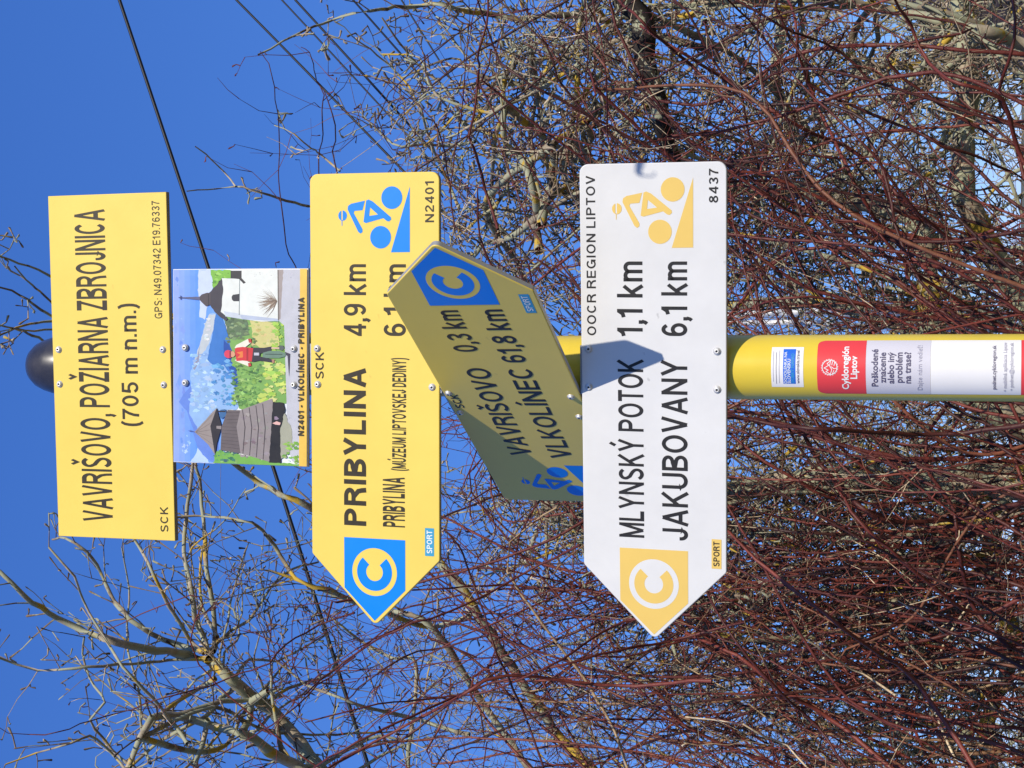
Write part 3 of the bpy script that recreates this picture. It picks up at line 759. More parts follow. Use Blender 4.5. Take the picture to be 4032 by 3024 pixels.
DARKB = bark('dark_bark', [(0, (.016, .012, .010)), (1, (.06, .046, .034))], .35)
TWIG = bark('spur_twig_bark', [(0, (.07, .045, .03)), (.45, (.20, .145, .095)), (.8, (.34, .27, .19)), (1, (.48, .40, .30))], .55)
CANE = bark('red_cane_bark', [(0, (.045, .015, .011)), (.4, (.115, .024, .017)), (.62, (.19, .042, .027)), (.78, (.20, .095, .045)), (.9, (.40, .28, .15)), (1, (.66, .52, .34))], 0, 40, .5)
FARB = bark('far_twig_bark', [(0, (.12, .085, .05)), (.5, (.24, .18, .11)), (1, (.38, .31, .21))], .4)

def tubes(name, polys, k, m, parent, cap=False):
    """polys: list of (points, radii, tone) -> one mesh of k sided tubes"""
    P = np.array([p for q in polys for p in q[0]], float).reshape(-1, 3)
    Rr = np.array([r for q in polys for r in q[1]], float)
    ln = np.array([len(q[0]) for q in polys]); N = len(P)
    pid = np.repeat(np.arange(len(polys)), ln)
    tone = np.array([q[2] for q in polys], float)[pid]
    same = pid[1:] == pid[:-1]
    d = P[1:]-P[:-1]; d[~same] = 0
    T = np.zeros_like(P); T[:-1] += d; T[1:] += d
    T /= np.linalg.norm(T, axis=1, keepdims=True)+1e-12
    s = np.cumsum(ln)-ln
    mean = P[s+ln-1]-P[s]
    ref = np.where((np.abs(mean[:, 2]) < .8*np.linalg.norm(mean, axis=1))[:, None], [[.05, .08, 1.]], [[1., .1, .03]])[pid]
    A = np.cross(T, ref); A /= np.linalg.norm(A, axis=1, keepdims=True)+1e-12
    B = np.cross(T, A)
    V = np.zeros((N, k, 3))
    for j in range(k):
        a = 2*pi*j/k
        V[:, j] = P+(A*cos(a)+B*sin(a))*Rr[:, None]
    i = np.nonzero(same)[0]
    F = np.zeros((len(i), k, 4), int)
    for j in range(k):
        j2 = (j+1) % k
        F[:, j] = np.stack([i*k+j, i*k+j2, (i+1)*k+j2, (i+1)*k+j], 1)
    F = F.reshape(-1, 4)
    me = bpy.data.meshes.new(name)
    me.vertices.add(N*k); me.vertices.foreach_set('co', V.ravel())
    me.loops.add(len(F)*4); me.loops.foreach_set('vertex_index', F.ravel())
    me.polygons.add(len(F)); me.polygons.foreach_set('loop_start', np.arange(len(F))*4); me.polygons.foreach_set('loop_total', np.full(len(F), 4))
    me.polygons.foreach_set('use_smooth', np.ones(len(F), bool))
    me.update(calc_edges=True)
    at_ = me.attributes.new('tone', 'FLOAT', 'POINT'); at_.data.foreach_set('value', np.repeat(tone, k))
    return mesh_obj(name, me, m, parent)

def rv(s=1.0): return Vector((random.gauss(0, s), random.gauss(0, s), random.gauss(0, s)))
def inframe(p, mg=250):
    x, y = pix(p); return -mg < x < 4032+mg and -mg < y < 3024+mg
def smooth(pts, rad, step, knob=.10, wob=.004):
    """Catmull-Rom through the points, with slight kinks and uneven girth"""
    P = [Vector(p) for p in pts]; P = [P[0]*2-P[1]]+P+[P[-1]*2-P[-2]]
    o, r = [], []
    for i in range(1, len(P)-2):
        a, b, c, d = P[i-1:i+3]; n = max(1, int((c-b).length/step))
        for j in range(n):
            t = j/n
            q = .5*((2*b)+(c-a)*t+(2*a-5*b+4*c-d)*t*t+(3*b-a-3*c+d)*t**3)
            o.append(q+rv(wob)); r.append((rad[i-1]+(rad[i]-rad[i-1])*t)*random.uniform(1-knob, 1+knob))
    o.append(P[-2]); r.append(rad[-1])
    return o, r

STAT = [0]
def shoot(out, p, d, L, r, lev, st):
    """one twig with zigzag, then its side twigs and fruiting spurs; st = style"""
    step = st['step'][min(lev, len(st['step'])-1)]
    n = max(2, int(L/step)); pts = [p.copy()]; rad = [r]; D = d.normalized()
    zz = rv().cross(D).normalized(); dirs = [D]
    for i in range(n):
        D = (D+rv(st['wob'])+zz*st['zig']*(1 if i % 2 else -1)+Vector((0, 0, st['up']))).normalized()
        pts.append(pts[-1]+D*(L/n)); t = (i+1)/n
        rad.append(r*(1-t*.62)*(1+(st['node'] if i % 2 else 0))); dirs.append(D)
    if st['bud'] and lev >= 1: rad[-1] = r*1.25; pts.append(pts[-1]+D*.006); rad.append(r*.3); dirs.append(D)
    out.append((pts, rad, min(1, max(0, random.gauss(st['tone'], st['tv']))) if random.random() > .05 else .97)); STAT[0] += n
    if not inframe(pts[len(pts)//2], 500): return
    for i in range(1, n+1):
        # spurs
        for _ in range(int(st['spur']+random.random())):
            if random.random() < .75:
                q = pts[i]; s = rv().cross(dirs[i]).normalized()*.9+dirs[i]*random.uniform(0, .5); l = random.uniform(*st['sl'])
                m1 = q+s*l*.5+rv(.15*l); m2 = m1+(s+rv(.4)).normalized()*l*.5; rr = max(st['rmin']*1.15, r*.6)*random.uniform(.8, 1.3)
                out.append(([q, m1, m2, m2+(s*.8+rv(.3))*.005], [rr, rr*.95, rr*1.8, rr*.6], min(1, max(0, random.gauss(st['tone']+.08, st['tv']))))); STAT[0] += 3
        if lev < st['lev'] and random.random() < st['br'] and i > 0:
            s = rv().cross(dirs[i]).normalized(); ang = random.uniform(*st['ang'])
            nd = dirs[i]*cos(ang)+s*sin(ang)
            shoot(out, pts[i], nd, L*random.uniform(*st['lr']), max(st['rmin'], rad[i]*.62), lev+1, st)

APPLE = dict(step=(.06, .045, .035), wob=.10, zig=.10, up=.012, node=.12, bud=1, tone=.42, tv=.22, spur=.62, sl=(.018, .06), rmin=.0021, lev=1, br=.34, ang=(.55, 1.25), lr=(.28, .55))
DENSE = dict(APPLE, spur=1.05, sl=(.02, .065), br=.42, rmin=.0023, tone=.52, tv=.26, wob=.20, zig=.18, lev=2)
FAR = dict(step=(.10, .08), wob=.10, zig=.08, up=.02, node=0, bud=0, tone=.5, tv=.2, spur=.4, sl=(.03, .08), rmin=.0022, lev=2, br=.5, ang=(.4, 1.0), lr=(.35, .6))
RED = dict(step=(.08, .055, .045), wob=.20, zig=.11, up=.0, node=.14, bud=0, tone=.42, tv=.24, spur=.35, sl=(.008, .03), rmin=.0013, lev=2, br=.30, ang=(.4, 1.25), lr=(.30, .6))

ZN = {'a': (.7376, 0, 1800), 'b': (.6632, 0, 0), 'c': (.6329, 1200, 0), 'd': (.7838, 2600, 0), 'e': (.9186, 2700, 1500), 'g': (.7233, 1200, 2100), 'f': (1, 0, 0)}
def limb_pts(z, pts, d0, d1):
    s, ox, oy = ZN[z]; n = len(pts); o = []
    for i, (x, y) in enumerate(pts):
        t = i/(n-1) if n > 1 else 0
        o.append(at(ox+x*s, oy+y*s, d0+(d1-d0)*t+.10*sin(i*1.7)))
    return o

class Tree:
    def __init__(s, name, label, cat, group, base, mt, mtw, style):
        s.root = empty(name, base); tag(s.root, label, cat, group); s.mt, s.mtw, s.st = mt, mtw, style
        s.tw = []; s.base = Vector(base)
    def loc(s, pts): return [p-s.base for p in pts]
    def limb(s, pts, r0, r1, name='limb', dens=1.0, tl=(.25, .7), tone=.5, start=0, style=None, m=None, k=9, knob=.10):
        style = style or s.st
        n = len(pts); rad = [r0+(r1-r0)*(i/(n-1))**.9 for i in range(n)]
        P, R = smooth(pts, rad, .05, knob, max(.0015, min(.004, r0*.15)))
        tubes(name, [(s.loc(P), R, tone)], k, m or s.mt, s.root)
        acc = 0
        for i in range(1, len(P)):
            seg = P[i]-P[i-1]; acc += seg.length*dens*(12 if style is APPLE else 9)
            while acc > 1:
                acc -= 1
                if random.random() < start: continue
                if not inframe(P[i]): continue
                sdir = rv().cross(seg).normalized(); a = random.uniform(.5, 1.3)
                d = seg.normalized()*cos(a)+sdir*sin(a)+Vector((0, 0, .25))
                L = random.uniform(*tl) if random.random() < .55 else random.uniform(.05, .22)
                shoot(s.tw, P[i].copy(), d, L, max(style['rmin']*1.15, min(.0045, R[i]*.42)), 0 if L > .22 else 1, style)
        return P
    def fill(s, n, box, d, start_at, r=(.012, .004), dens=1.0, tl=(.25, .6), style=None, tone=.5, name='branch', sag=.25):
        """n branches from points of the skeleton to targets spread through the crown"""
        for _ in range(n):
            x, y = random.uniform(box[0], box[2]), random.uniform(box[1], box[3])
            T = at(x, y, random.uniform(*d)); S0 = random.choice(start_at)
            a = S0; mid = (a+T)/2+rv(.10)*(T-a).length+Vector((0, 0, random.uniform(-.5, 1)*sag*(T-a).length*.4))
            q1 = a*.6+mid*.4+rv(.05)*(T-a).length; q2 = T*.5+mid*.5+rv(.05)*(T-a).length
            rr = random.uniform(.6, 1.2)
            s.limb([a, q1, mid, q2, T], r[0]*rr, r[1]*rr, name, dens, tl, random.gauss(tone, .2), 0, style, k=6, knob=.14)
    def done(s, k=3):
        loc = [(s.loc(p), r, t) for p, r, t in s.tw]
        if loc: tag(tubes('twigs', loc, k, s.mtw, s.root), kind='stuff')

# --- left apple tree, its grey limbs clear against the sky
tA = Tree('apple_tree', 'bare apple tree on the left with pale grey limbs spreading against the open sky', 'tree', 'bare trees behind the post', (-2.3, 3.6, 0), BARK, TWIG, APPLE)
trk = [Vector((-2.3, 3.6, -.05)), Vector((-2.35, 3.62, .7)), at(4300, 3900, 6.1), at(3400, 3600, 6.0), at(2400, 3500, 5.95), limb_pts('a', [(1950, 1900)], 5.9, 5.9)[0], limb_pts('a', [(1650, 1600)], 5.9, 5.9)[0]]
tA.limb(trk, .085, .026, 'trunk', .25, (.3, .8))
def L(tree, z, pts, r0, r1, d0, d1, **k):
    s = ZN[z][0]*(1.28 if z in 'ac' else 1.1); dm = (d0+d1)/2
    if tree is tA: k['tone'] = min(1, k.get('tone', .5)*.75+.32)
    return tree.limb(limb_pts(z, pts, d0, d1), r0*s*dm/FPX, r1*s*dm/FPX, **k)
A0 = L(tA, 'a', [(1650, 1600), (1500, 1400), (1330, 1260), (1200, 1150), (1120, 1080)], 30, 22, 5.9, 5.8, tone=.55, dens=.6)
L(tA, 'a', [(1120, 1080), (1020, 1055), (760, 1025), (560, 970), (430, 920), (300, 860), (130, 740), (0, 615), (-120, 480)], 20, 7, 5.8, 5.5, tone=.7, dens=.75, tl=(.08, .3))
L(tA, 'a', [(1115, 1045), (950, 1000), (800, 940), (690, 860), (600, 750), (540, 620), (460, 500), (350, 430), (280, 440)], 13, 4, 5.8, 6.1, tone=.2, dens=.9, tl=(.08, .3))
L(tA, 'a', [(1090, 1050), (1040, 1010), (900, 790), (820, 620), (740, 470), (690, 400)], 10, 5, 5.8, 5.6, tone=.9, dens=.7, tl=(.08, .3))
L(tA, 'a', [(1110, 1040), (1080, 940), (1040, 860), (1020, 700), (980, 500), (1000, 250), (1030, 50), (1040, -60)], 13, 6, 5.8, 5.9, tone=.75, dens=.8, tl=(.1, .35))
L(tA, 'a', [(1140, 1040), (1150, 980), (1140, 800), (1100, 600), (1090, 350), (1070, 180), (1050, 60), (1030, -60)], 12, 6, 5.8, 6.1, tone=.5, dens=.9, tl=(.1, .35))
L(tA, 'a', [(1160, 960), (1080, 800), (1070, 600), (1080, 480)], 8, 4, 5.85, 6.2, tone=.6, dens=1.2, tl=(.1, .3))
A1 = L(tA, 'a', [(1700, 1760), (1600, 1659), (1400, 1540), (1290, 1480), (1150, 1440), (930, 1380), (820, 1400), (750, 1500), (690, 1640), (640, 1750)], 26, 9, 5.7, 5.4, tone=.75, dens=.8, tl=(.1, .4))
L(tA, 'a', [(1270, 1210), (1180, 1290), (1100, 1380), (1000, 1440), (850, 1520), (700, 1650)], 12, 6, 5.9, 5.7, tone=.4, dens=.8, tl=(.1, .35))
L(tA, 'a', [(1150, 1180), (1050, 1240), (930, 1320), (830, 1400), (720, 1560), (680, 1680)], 11, 7, 5.8, 5.6, tone=.95, dens=.6, tl=(.1, .35))
L(tA, 'a', [(1290, 1480), (1330, 1400), (1350, 1300), (1430, 1250)], 17, 12, 5.75, 5.8, tone=.5, dens=.8)
L(tA, 'a', [(1110, 1400), (1090, 1500), (1050, 1620), (1030, 1750)], 11, 8, 5.6, 5.5, tone=.7, dens=.8)
L(tA, 'a', [(3500, 2000), (3000, 1500), (2650, 1000), (2400, 620), (2100, 420), (1800, 330), (1660, 270), (1500, 200), (1400, 150), (1270, 50), (1180, -40), (1050, -200)], 24, 7, 5.5, 5.2, tone=.25, dens=.6, tl=(.1, .4))
L(tA, 'a', [(3000, 1900), (2600, 1350), (2380, 1000), (2250, 860), (2050, 820), (1890, 770), (1760, 710), (1580, 650), (1500, 530), (1430, 420), (1340, 350), (1200, 325), (960, 320), (850, 330)], 16, 4, 5.5, 5.3, tone=.15, dens=.8, tl=(.1, .35))
L(tA, 'a', [(1000, 1530), (920, 1420), (820, 1290), (660, 1120), (560, 970), (440, 760), (400, 640), (260, 480)], 8, 4, 5.4, 5.3, tone=1, dens=.3, tl=(.08, .2))
L(tA, 'a', [(1120, 1080), (900, 1085), (700, 1105), (400, 1125), (200, 1140), (0, 1075), (-100, 1050)], 7, 4, 5.8, 5.5, tone=.6, dens=.8, tl=(.08, .25))
L(tA, 'a', [(700, 1650), (600, 1560), (480, 1400), (560, 1310), (480, 1180), (440, 1050), (450, 960)], 6, 4, 5.5, 5.6, tone=.2, dens=.8, tl=(.08, .2))
L(tA, 'a', [(680, 1680), (600, 1580), (480, 1490), (380, 1530), (200, 1580), (30, 1640)], 6, 3, 5.5, 5.3, tone=.4, dens=.8, tl=(.08, .25))
L(tA, 'a', [(800, 1640), (760, 1480), (740, 1250), (690, 1080), (680, 900), (690, 700), (650, 480)], 6, 3, 5.7, 5.9, tone=.5, dens=.8, tl=(.08, .25))
L(tA, 'a', [(1110, 1040), (1230, 930), (1330, 870), (1440, 700), (1560, 600), (1700, 560)], 8, 4, 5.8, 6.2, tone=.3, dens=1.1, tl=(.1, .35))
L(tA, 'a', [(1250, 1180), (1330, 1080), (1480, 1090), (1600, 1030), (1760, 930)], 7, 3, 5.85, 6.2, tone=.35, dens=1.2, tl=(.1, .3))
L(tA, 'g', [(620, 1500), (560, 1260), (590, 1000), (600, 700), (480, 680), (330, 600), (200, 500), (100, 420)], 12, 5, 5.9, 6.2, tone=.6, dens=1.1)
L(tA, 'g', [(900, 1100), (560, 1000), (350, 950), (200, 900), (0, 820), (-150, 700)], 12, 5, 5.7, 5.6, tone=.25, dens=.8)
L(tA, 'g', [(900, 450), (700, 510), (560, 480), (400, 420), (230, 370), (100, 310), (0, 270), (-200, 200)], 15, 6, 5.6, 5.4, tone=.25, dens=.7)
tA.fill(8, (900, 2450, 1700, 3000), (5.6, 6.4), A0+A1, dens=.9)
tA.fill(9, (350, 2300, 1250, 3050), (5.5, 6.3), A0[-12:]+A1[len(A1)//2:], (.006, .0025), dens=.8, tl=(.1, .3))
tA.fill(4, (700, 1900, 1250, 2350), (5.6, 6.4), A0[-4:], (.005, .002), dens=.8, tl=(.1, .25))
tA.done()

# --- right hand apple tree, crusted with lichen, dense with spurs
tB = Tree('apple_tree', 'old apple tree on the right, dense knobbly spurs crusted with yellow lichen', 'tree', 'bare trees behind the post', (2.6, 3.4, 0), BARK, TWIG, DENSE)
B0 = tB.limb([Vector((2.6, 3.4, -.05)), Vector((2.55, 3.35, .8)), at(4700, -900, 5.9), at(3900, -700, 5.8), at(3100, -400, 5.5), at(2504, -60, 5.0), at(2520, 63, 4.95), at(2545, 253, 4.9), at(2592, 411, 4.9), at(2640, 588, 5.0), at(2760, 900, 5.4), at(2700, 1250, 5.8)], .075, .012, 'trunk', .6, tone=.1, m=DARKB)
B1 = L(tB, 'c', [(2500, 300), (2100, 200), (1800, 110), (1500, 100), (1300, 120), (1150, 90), (950, 60), (850, 20), (700, 30), (560, 45), (420, 65), (300, 80), (150, 140), (0, 190), (-290, 340)], 20, 4, 5.5, 5.0, tone=.1, dens=.55, tl=(.06, .25))
B2 = L(tB, 'c', [(1460, 1560), (1440, 1400), (1440, 1250), (1400, 1100), (1350, 1000), (1290, 940), (1230, 840), (1235, 700), (1240, 480), (1300, 380), (1400, 270)], 22, 10, 5.1, 5.3, tone=.6, dens=.8, m=LICH)
B3 = L(tB, 'c', [(1460, 1400), (1530, 1180), (1550, 1000), (1540, 900), (1660, 820), (1800, 700), (1950, 560), (2150, 500)], 26, 10, 5.1, 5.3, tone=.3, dens=.9, m=LICH)
B4 = L(tB, 'c', [(1760, 780), (1700, 700), (1690, 560), (1700, 400), (1690, 230), (1720, 100), (1760, -60)], 16, 9, 5.1, 5.3, tone=.7, dens=.9, m=LICH)
L(tB, 'c', [(2100, 20), (2010, 60), (1800, 320), (1680, 345), (1560, 430), (1400, 590), (1230, 670), (1080, 760), (880, 860)], 10, 5, 5.3, 5.1, tone=1, dens=.3, tl=(.08, .25))
L(tB, 'c', [(1230, 850), (1050, 800), (960, 740), (940, 650), (850, 530), (700, 400), (560, 230), (480, 110)], 10, 4, 5.8, 5.6, tone=.6, dens=1, tl=(.1, .3))
L(tB, 'c', [(1060, 880), (900, 900), (740, 900), (600, 910), (510, 870), (430, 790)], 8, 4, 5.6, 5.5, tone=.2, dens=.8, tl=(.08, .2))
L(tB, 'c', [(960, 1300), (860, 1060), (770, 850), (720, 680), (600, 480), (450, 340), (290, 220)], 9, 3, 5.7, 5.4, tone=.8, dens=.9, tl=(.08, .28))
L(tB, 'b', [(1990, 1240), (1830, 1222), (1700, 1190), (1500, 1130), (1400, 1105), (1280, 1120), (1110, 1135)], 9, 3, 5.3, 5.2, tone=.45, dens=.25, tl=(.05, .18))
L(tB, 'b', [(1400, 1105), (1330, 1020), (1220, 910), (1160, 870)], 5, 3, 5.25, 5.2, tone=.9, dens=.15, tl=(.05, .1))
L(tB, 'b', [(2020, 1020), (1900, 920), (1850, 880), (1750, 800), (1630, 745)], 6, 3, 5.3, 5.2, tone=.9, dens=.5, tl=(.05, .15))
B5 = L(tB, 'd', [(2300, 330), (1827, 230), (1700, 180), (1560, 140), (1400, 100), (1150, 50), (880, 0), (600, -60)], 30, 18, 5.2, 5.3, tone=.8, dens=.5)
B6 = L(tB, 'd', [(2100, 1900), (1750, 1400), (1600, 1150), (1520, 950), (1530, 700), (1540, 550), (1560, 400), (1520, 200), (1500, 0), (1480, -150)], 60, 38, 5.6, 5.9, tone=.7, dens=1)
L(tB, 'd', [(1560, 420), (1480, 380), (1300, 330), (1060, 340), (1020, 400), (960, 200), (1070, 0)], 20, 16, 5.8, 5.8, tone=.2, dens=1)
L(tB, 'd', [(650, -60), (610, 100), (600, 250), (580, 400), (640, 600), (700, 760)], 26, 22, 5.7, 5.7, tone=.6, dens=1)
L(tB, 'd', [(-60, 520), (30, 620), (60, 750), (120, 900), (300, 960)], 22, 20, 5.7, 5.6, tone=.1, dens=1)
def on_white(x, y):
    ps, rh, s0, z, r = SIGN['white']; n = Vector((sin(ps), -cos(ps), 0)); v = at(x, y, 1)-CAMP
    return CAMP+v*((r-CAMP.dot(n))/v.dot(n))
W_ = [on_white(2200+q[0]*.603, 600+q[1]*.603)+sd*.95 for q in ((440, -60), (490, 65), (515, 110), (540, 155))]
tB.limb([Vector((2.5, 3.3, 1.9)), Vector((2.3, 1.6, 2.5)), Vector((1.9, -.1, 2.9)), Vector((1.3, -1.0, 2.95)), W_[0]+Vector((.25, -.02, .12))]+W_, .022, .0014, 'overhanging_branch', .25, (.1, .3), .4)
W2 = [on_white(2200+q[0]*.603, 600+q[1]*.603)+sd*.95 for q in ((540, 150), (580, 160), (612, 148), (628, 128))]
tB.limb(W2, .0013, .0010, 'overhanging_branch', 0, (.1, .3), .4)
skel = B2+B3+B4+B0[-14:]+B5
tB.fill(34, (1800, -150, 3000, 1300), (5.0, 6.6), skel, dens=1.0, tl=(.2, .5))
tB.fill(26, (2700, -150, 4050, 1350), (5.0, 6.6), B5+B6+B0[-30:], dens=.9, tl=(.2, .5))
tB.fill(8, (1400, 0, 1800, 700), (5.2, 6.2), B2[-10:]+B4, (.007, .003), dens=.9, tl=(.12, .35))
tB.done()

# --- thick trunked tree right behind the post
tC = Tree('apple_tree', 'thick knotty apple tree directly behind the post, trunk rising at the lower right edge', 'tree', 'bare trees behind the post', (-.35, 2.7, 0), BARK, TWIG, DENSE)
C0 = tC.limb([Vector((-.35, 2.75, -.05)), Vector((-.37, 2.75, .8)), at(4500, 1880, 5.2), at(4032, 1890, 5.2), at(3850, 1885, 5.2), at(3480, 1900, 5.2), at(3190, 1885, 5.2), at(2950, 1925, 5.3), at(2800, 1960, 5.4), at(2500, 1920, 5.5), at(2200, 1700, 5.6)], .085, .016, 'trunk', .6, tone=.75, knob=.16, k=14)
C1 = tC.limb([Vector((-.37, 2.75, .9)), at(4300, 1750, 5.3), at(3980, 1640, 5.3), at(3760, 1500, 5.35), at(3670, 1330, 5.4), at(3655, 1100, 5.4), at(3640, 900, 5.45), at(3480, 815, 5.5), at(3280, 780, 5.5), at(3140, 760, 5.5), at(2900, 740, 5.6), at(2650, 660, 5.7)], .066, .014, 'limb', .6, tone=.6, knob=.16, k=14)
C2 = tC.limb([at(3830, 1890, 5.2), at(3720, 2150, 5.3), at(3550, 2350, 5.4), at(3150, 2420, 5.6), at(2850, 2350, 5.8), at(2600, 2450, 6)], .030, .012, 'limb', .8, tone=.3)
C3 = tC.limb([at(3950, 1890, 5.2), at(3900, 2250, 5.5), at(3990, 2560, 5.7), at(3880, 2900, 5.9), at(3990, 3200, 6.0)], .036, .020, 'limb', .8, tone=.05)
for pts in ([(-200, 350), (0, 425), (195, 500), (420, 620)], [(60, 465), (130, 540), (205, 605), (400, 760)], [(-250, 470), (0, 550), (110, 600), (190, 655), (380, 720)], [(-150, 690), (0, 708), (80, 725), (155, 755), (330, 800)], [(-200, 780), (0, 745), (100, 705), (210, 690), (420, 660)], [(50, 718), (120, 728), (210, 724), (400, 730)]):
    ZN['h'] = (.9644, 0, 600)
    Q = limb_pts('h', pts[::-1], 5.6, 5.3)
    tC.limb([at(1900, 1500, 5.6), at(1100, 1300, 5.6)]+Q, .008, .0024, 'branch', .12, (.05, .12), .3, 0, None, None, 5)
tC.fill(52, (2150, 1500, 4050, 2500), (4.9, 6.4), C0[-50:]+C2, dens=.8, tl=(.2, .5))
tC.fill(50, (2300, 2300, 4050, 3100), (5.0, 6.6), C2+C3, dens=.8, tl=(.2, .5))
tC.fill(16, (1750, 1500, 2400, 2600), (5.4, 6.6), C0[-14:]+C2[-10:], dens=.9, tl=(.2, .5))
tC.fill(14, (2850, 900, 3950, 1500), (5.2, 6.4), C1, dens=.7, tl=(.2, .5))
tC.done()

# --- thinner trees further back
for i, (bx, by, lab, boxes) in enumerate((
        (-4.6, 10.5, 'thin bare tree far back at the lower left, pale brown twigs behind the red canes', ((2300, 2100, 4000, 3100, 24), (1650, 2350, 2400, 3050, 8))),
        (.4, 9.5, 'thin bare tree far back behind the middle of the post', ((2700, 1300, 4000, 2200, 20),)),
        (4.3, 10.8, 'thin bare tree far back on the right, showing between lichen covered limbs', ((2500, 0, 4000, 1200, 18),)))):
    tD = Tree('bare_tree', lab, 'tree', 'bare trees behind the post', (bx, by, 0), BARK, FARB, FAR)
    d = math.hypot(bx, by+2.23); px, py = pix((bx, by, 3.2))
    D0 = tD.limb([Vector((bx, by, -.05)), Vector((bx+.1, by, 1)), Vector((bx-.05, by, 2)), Vector((bx+.1, by, 3.2)), Vector((bx, by, 4.2))], .09, .03, 'trunk', .5)
    for b in boxes: tD.fill(b[4], b[:4], (d-1.6, d+2), D0[10:], (.014, .005), .7, (.4, 1.0))
    tD.done()

tH = Tree('hedge', 'tangled leafless hedge closing the view low down behind the trees', 'hedge', None, (-.5, 7.2, 0), BARK, FARB, dict(FAR, tone=.4, br=.6, spur=.8, rmin=.0028))
for i in range(46):
    x = -2.9+6.4*i/45; b = Vector((x, 7.2+random.uniform(-.4, .6), -.05)); h = random.uniform(1.7, 2.4)
    tH.limb([b, b+Vector((random.gauss(0, .15), 0, h*.4)), b+Vector((random.gauss(0, .3), random.gauss(0, .2), h*.75)), b+Vector((random.gauss(0, .5), random.gauss(0, .3), h))], .024, .006, 'stem', 1.1, (.25, .75), random.random(), 0, None, None, 6, .14)
tH.done()

# --- red stemmed bushes in front of the trees: every main stem is its own part
def bush(label, base, n, aims, d, tone=.38, tl=(.2, .7), dens=.5, r=(.0064, .0023)):
    t = Tree('red_stemmed_bush', label, 'bush', 'red stemmed bushes behind the post', base, CANE, CANE, RED)
    for i in range(n):
        x, y = random.choice(aims); x += random.gauss(0, 230); y += random.gauss(0, 260)
        dd = random.uniform(*d); T = at(x, y, dd)
        B = Vector(base)+Vector((random.gauss(0, .28), random.gauss(0, .15), 0))
        side = Vector((random.gauss(0, .32), random.gauss(0, .12), 0))
        m1 = B*.66+T*.34+Vector((0, 0, .25))+side; m2 = B*.33+T*.67+Vector((0, 0, .25))+side*.9+rv(.10)
        rr = random.uniform(.5, 1.3)
        tip = T+(T-m2)*.3+Vector((random.gauss(0, .12), 0, -random.uniform(0, .35)))
        a = [B, m1, m2, T, tip]
        a = [a[0]]+[q for i2 in range(1, 5) for q in ((a[i2-1]+a[i2])/2+rv(.075), a[i2])]
        tn = random.gauss(tone, .2)
        t.limb(a, r[0]*rr, r[1]*rr, 'cane', dens, tl, min(1, max(0, tn)), 0, RED, CANE, 6, .07)
    t.done(); return t
bush('red stemmed bush at the far left, long canes arching up across the sky', (-.8, 2.6, 0), 28, [(1300, 2800), (1700, 2650), (1600, 2950), (2100, 2400), (2300, 2900), (1800, 2300)], (4.7, 5.5))
bush('red stemmed bush left of the post with the densest brownish canes', (-1.75, 2.5, 0), 32, [(2000, 2100), (2200, 2500), (2600, 2700), (2900, 2400), (1900, 1850), (2400, 2000), (3000, 2900)], (4.6, 5.4), .5)
bush('short red twigged bush filling the gap between the middle boards and the left bush', (-.8, 2.7, 0), 34, [(1900, 1850), (2050, 1950), (1850, 2250), (2200, 2650), (2000, 2500), (1950, 1700), (2500, 2650)], (4.8, 5.5), .45)
bush('red stemmed bush behind the foot of the post, canes crossing to both sides', (-.4, 2.2, 0), 26, [(2000, 1500), (2400, 1300), (2300, 900), (2900, 1900), (3200, 2400), (2700, 1100)], (4.4, 5.1), .35)
bush('red stemmed bush right of the post with thick crimson canes leaning right', (-.5, 1.7, 0), 30, [(2000, 500), (2300, 300), (2600, 300), (2900, 700), (2100, 900), (3200, 200), (3100, 1000)], (3.9, 4.6), .33)
bush('red stemmed bush at the far right edge with a few long canes', (.25, 1.9, 0), 20, [(2000, 250), (2600, 100), (3200, 500), (2200, 700)], (4.1, 4.8), .3)
bush('low tangled bush of brown and straw coloured stems under the red canes', (-2.1, 3.0, 0), 26, [(3300, 2300), (3500, 2800), (2900, 2700), (2500, 2900), (3700, 2100), (3400, 2500), (3800, 2900)], (5.0, 5.8), .78, (.2, .6))
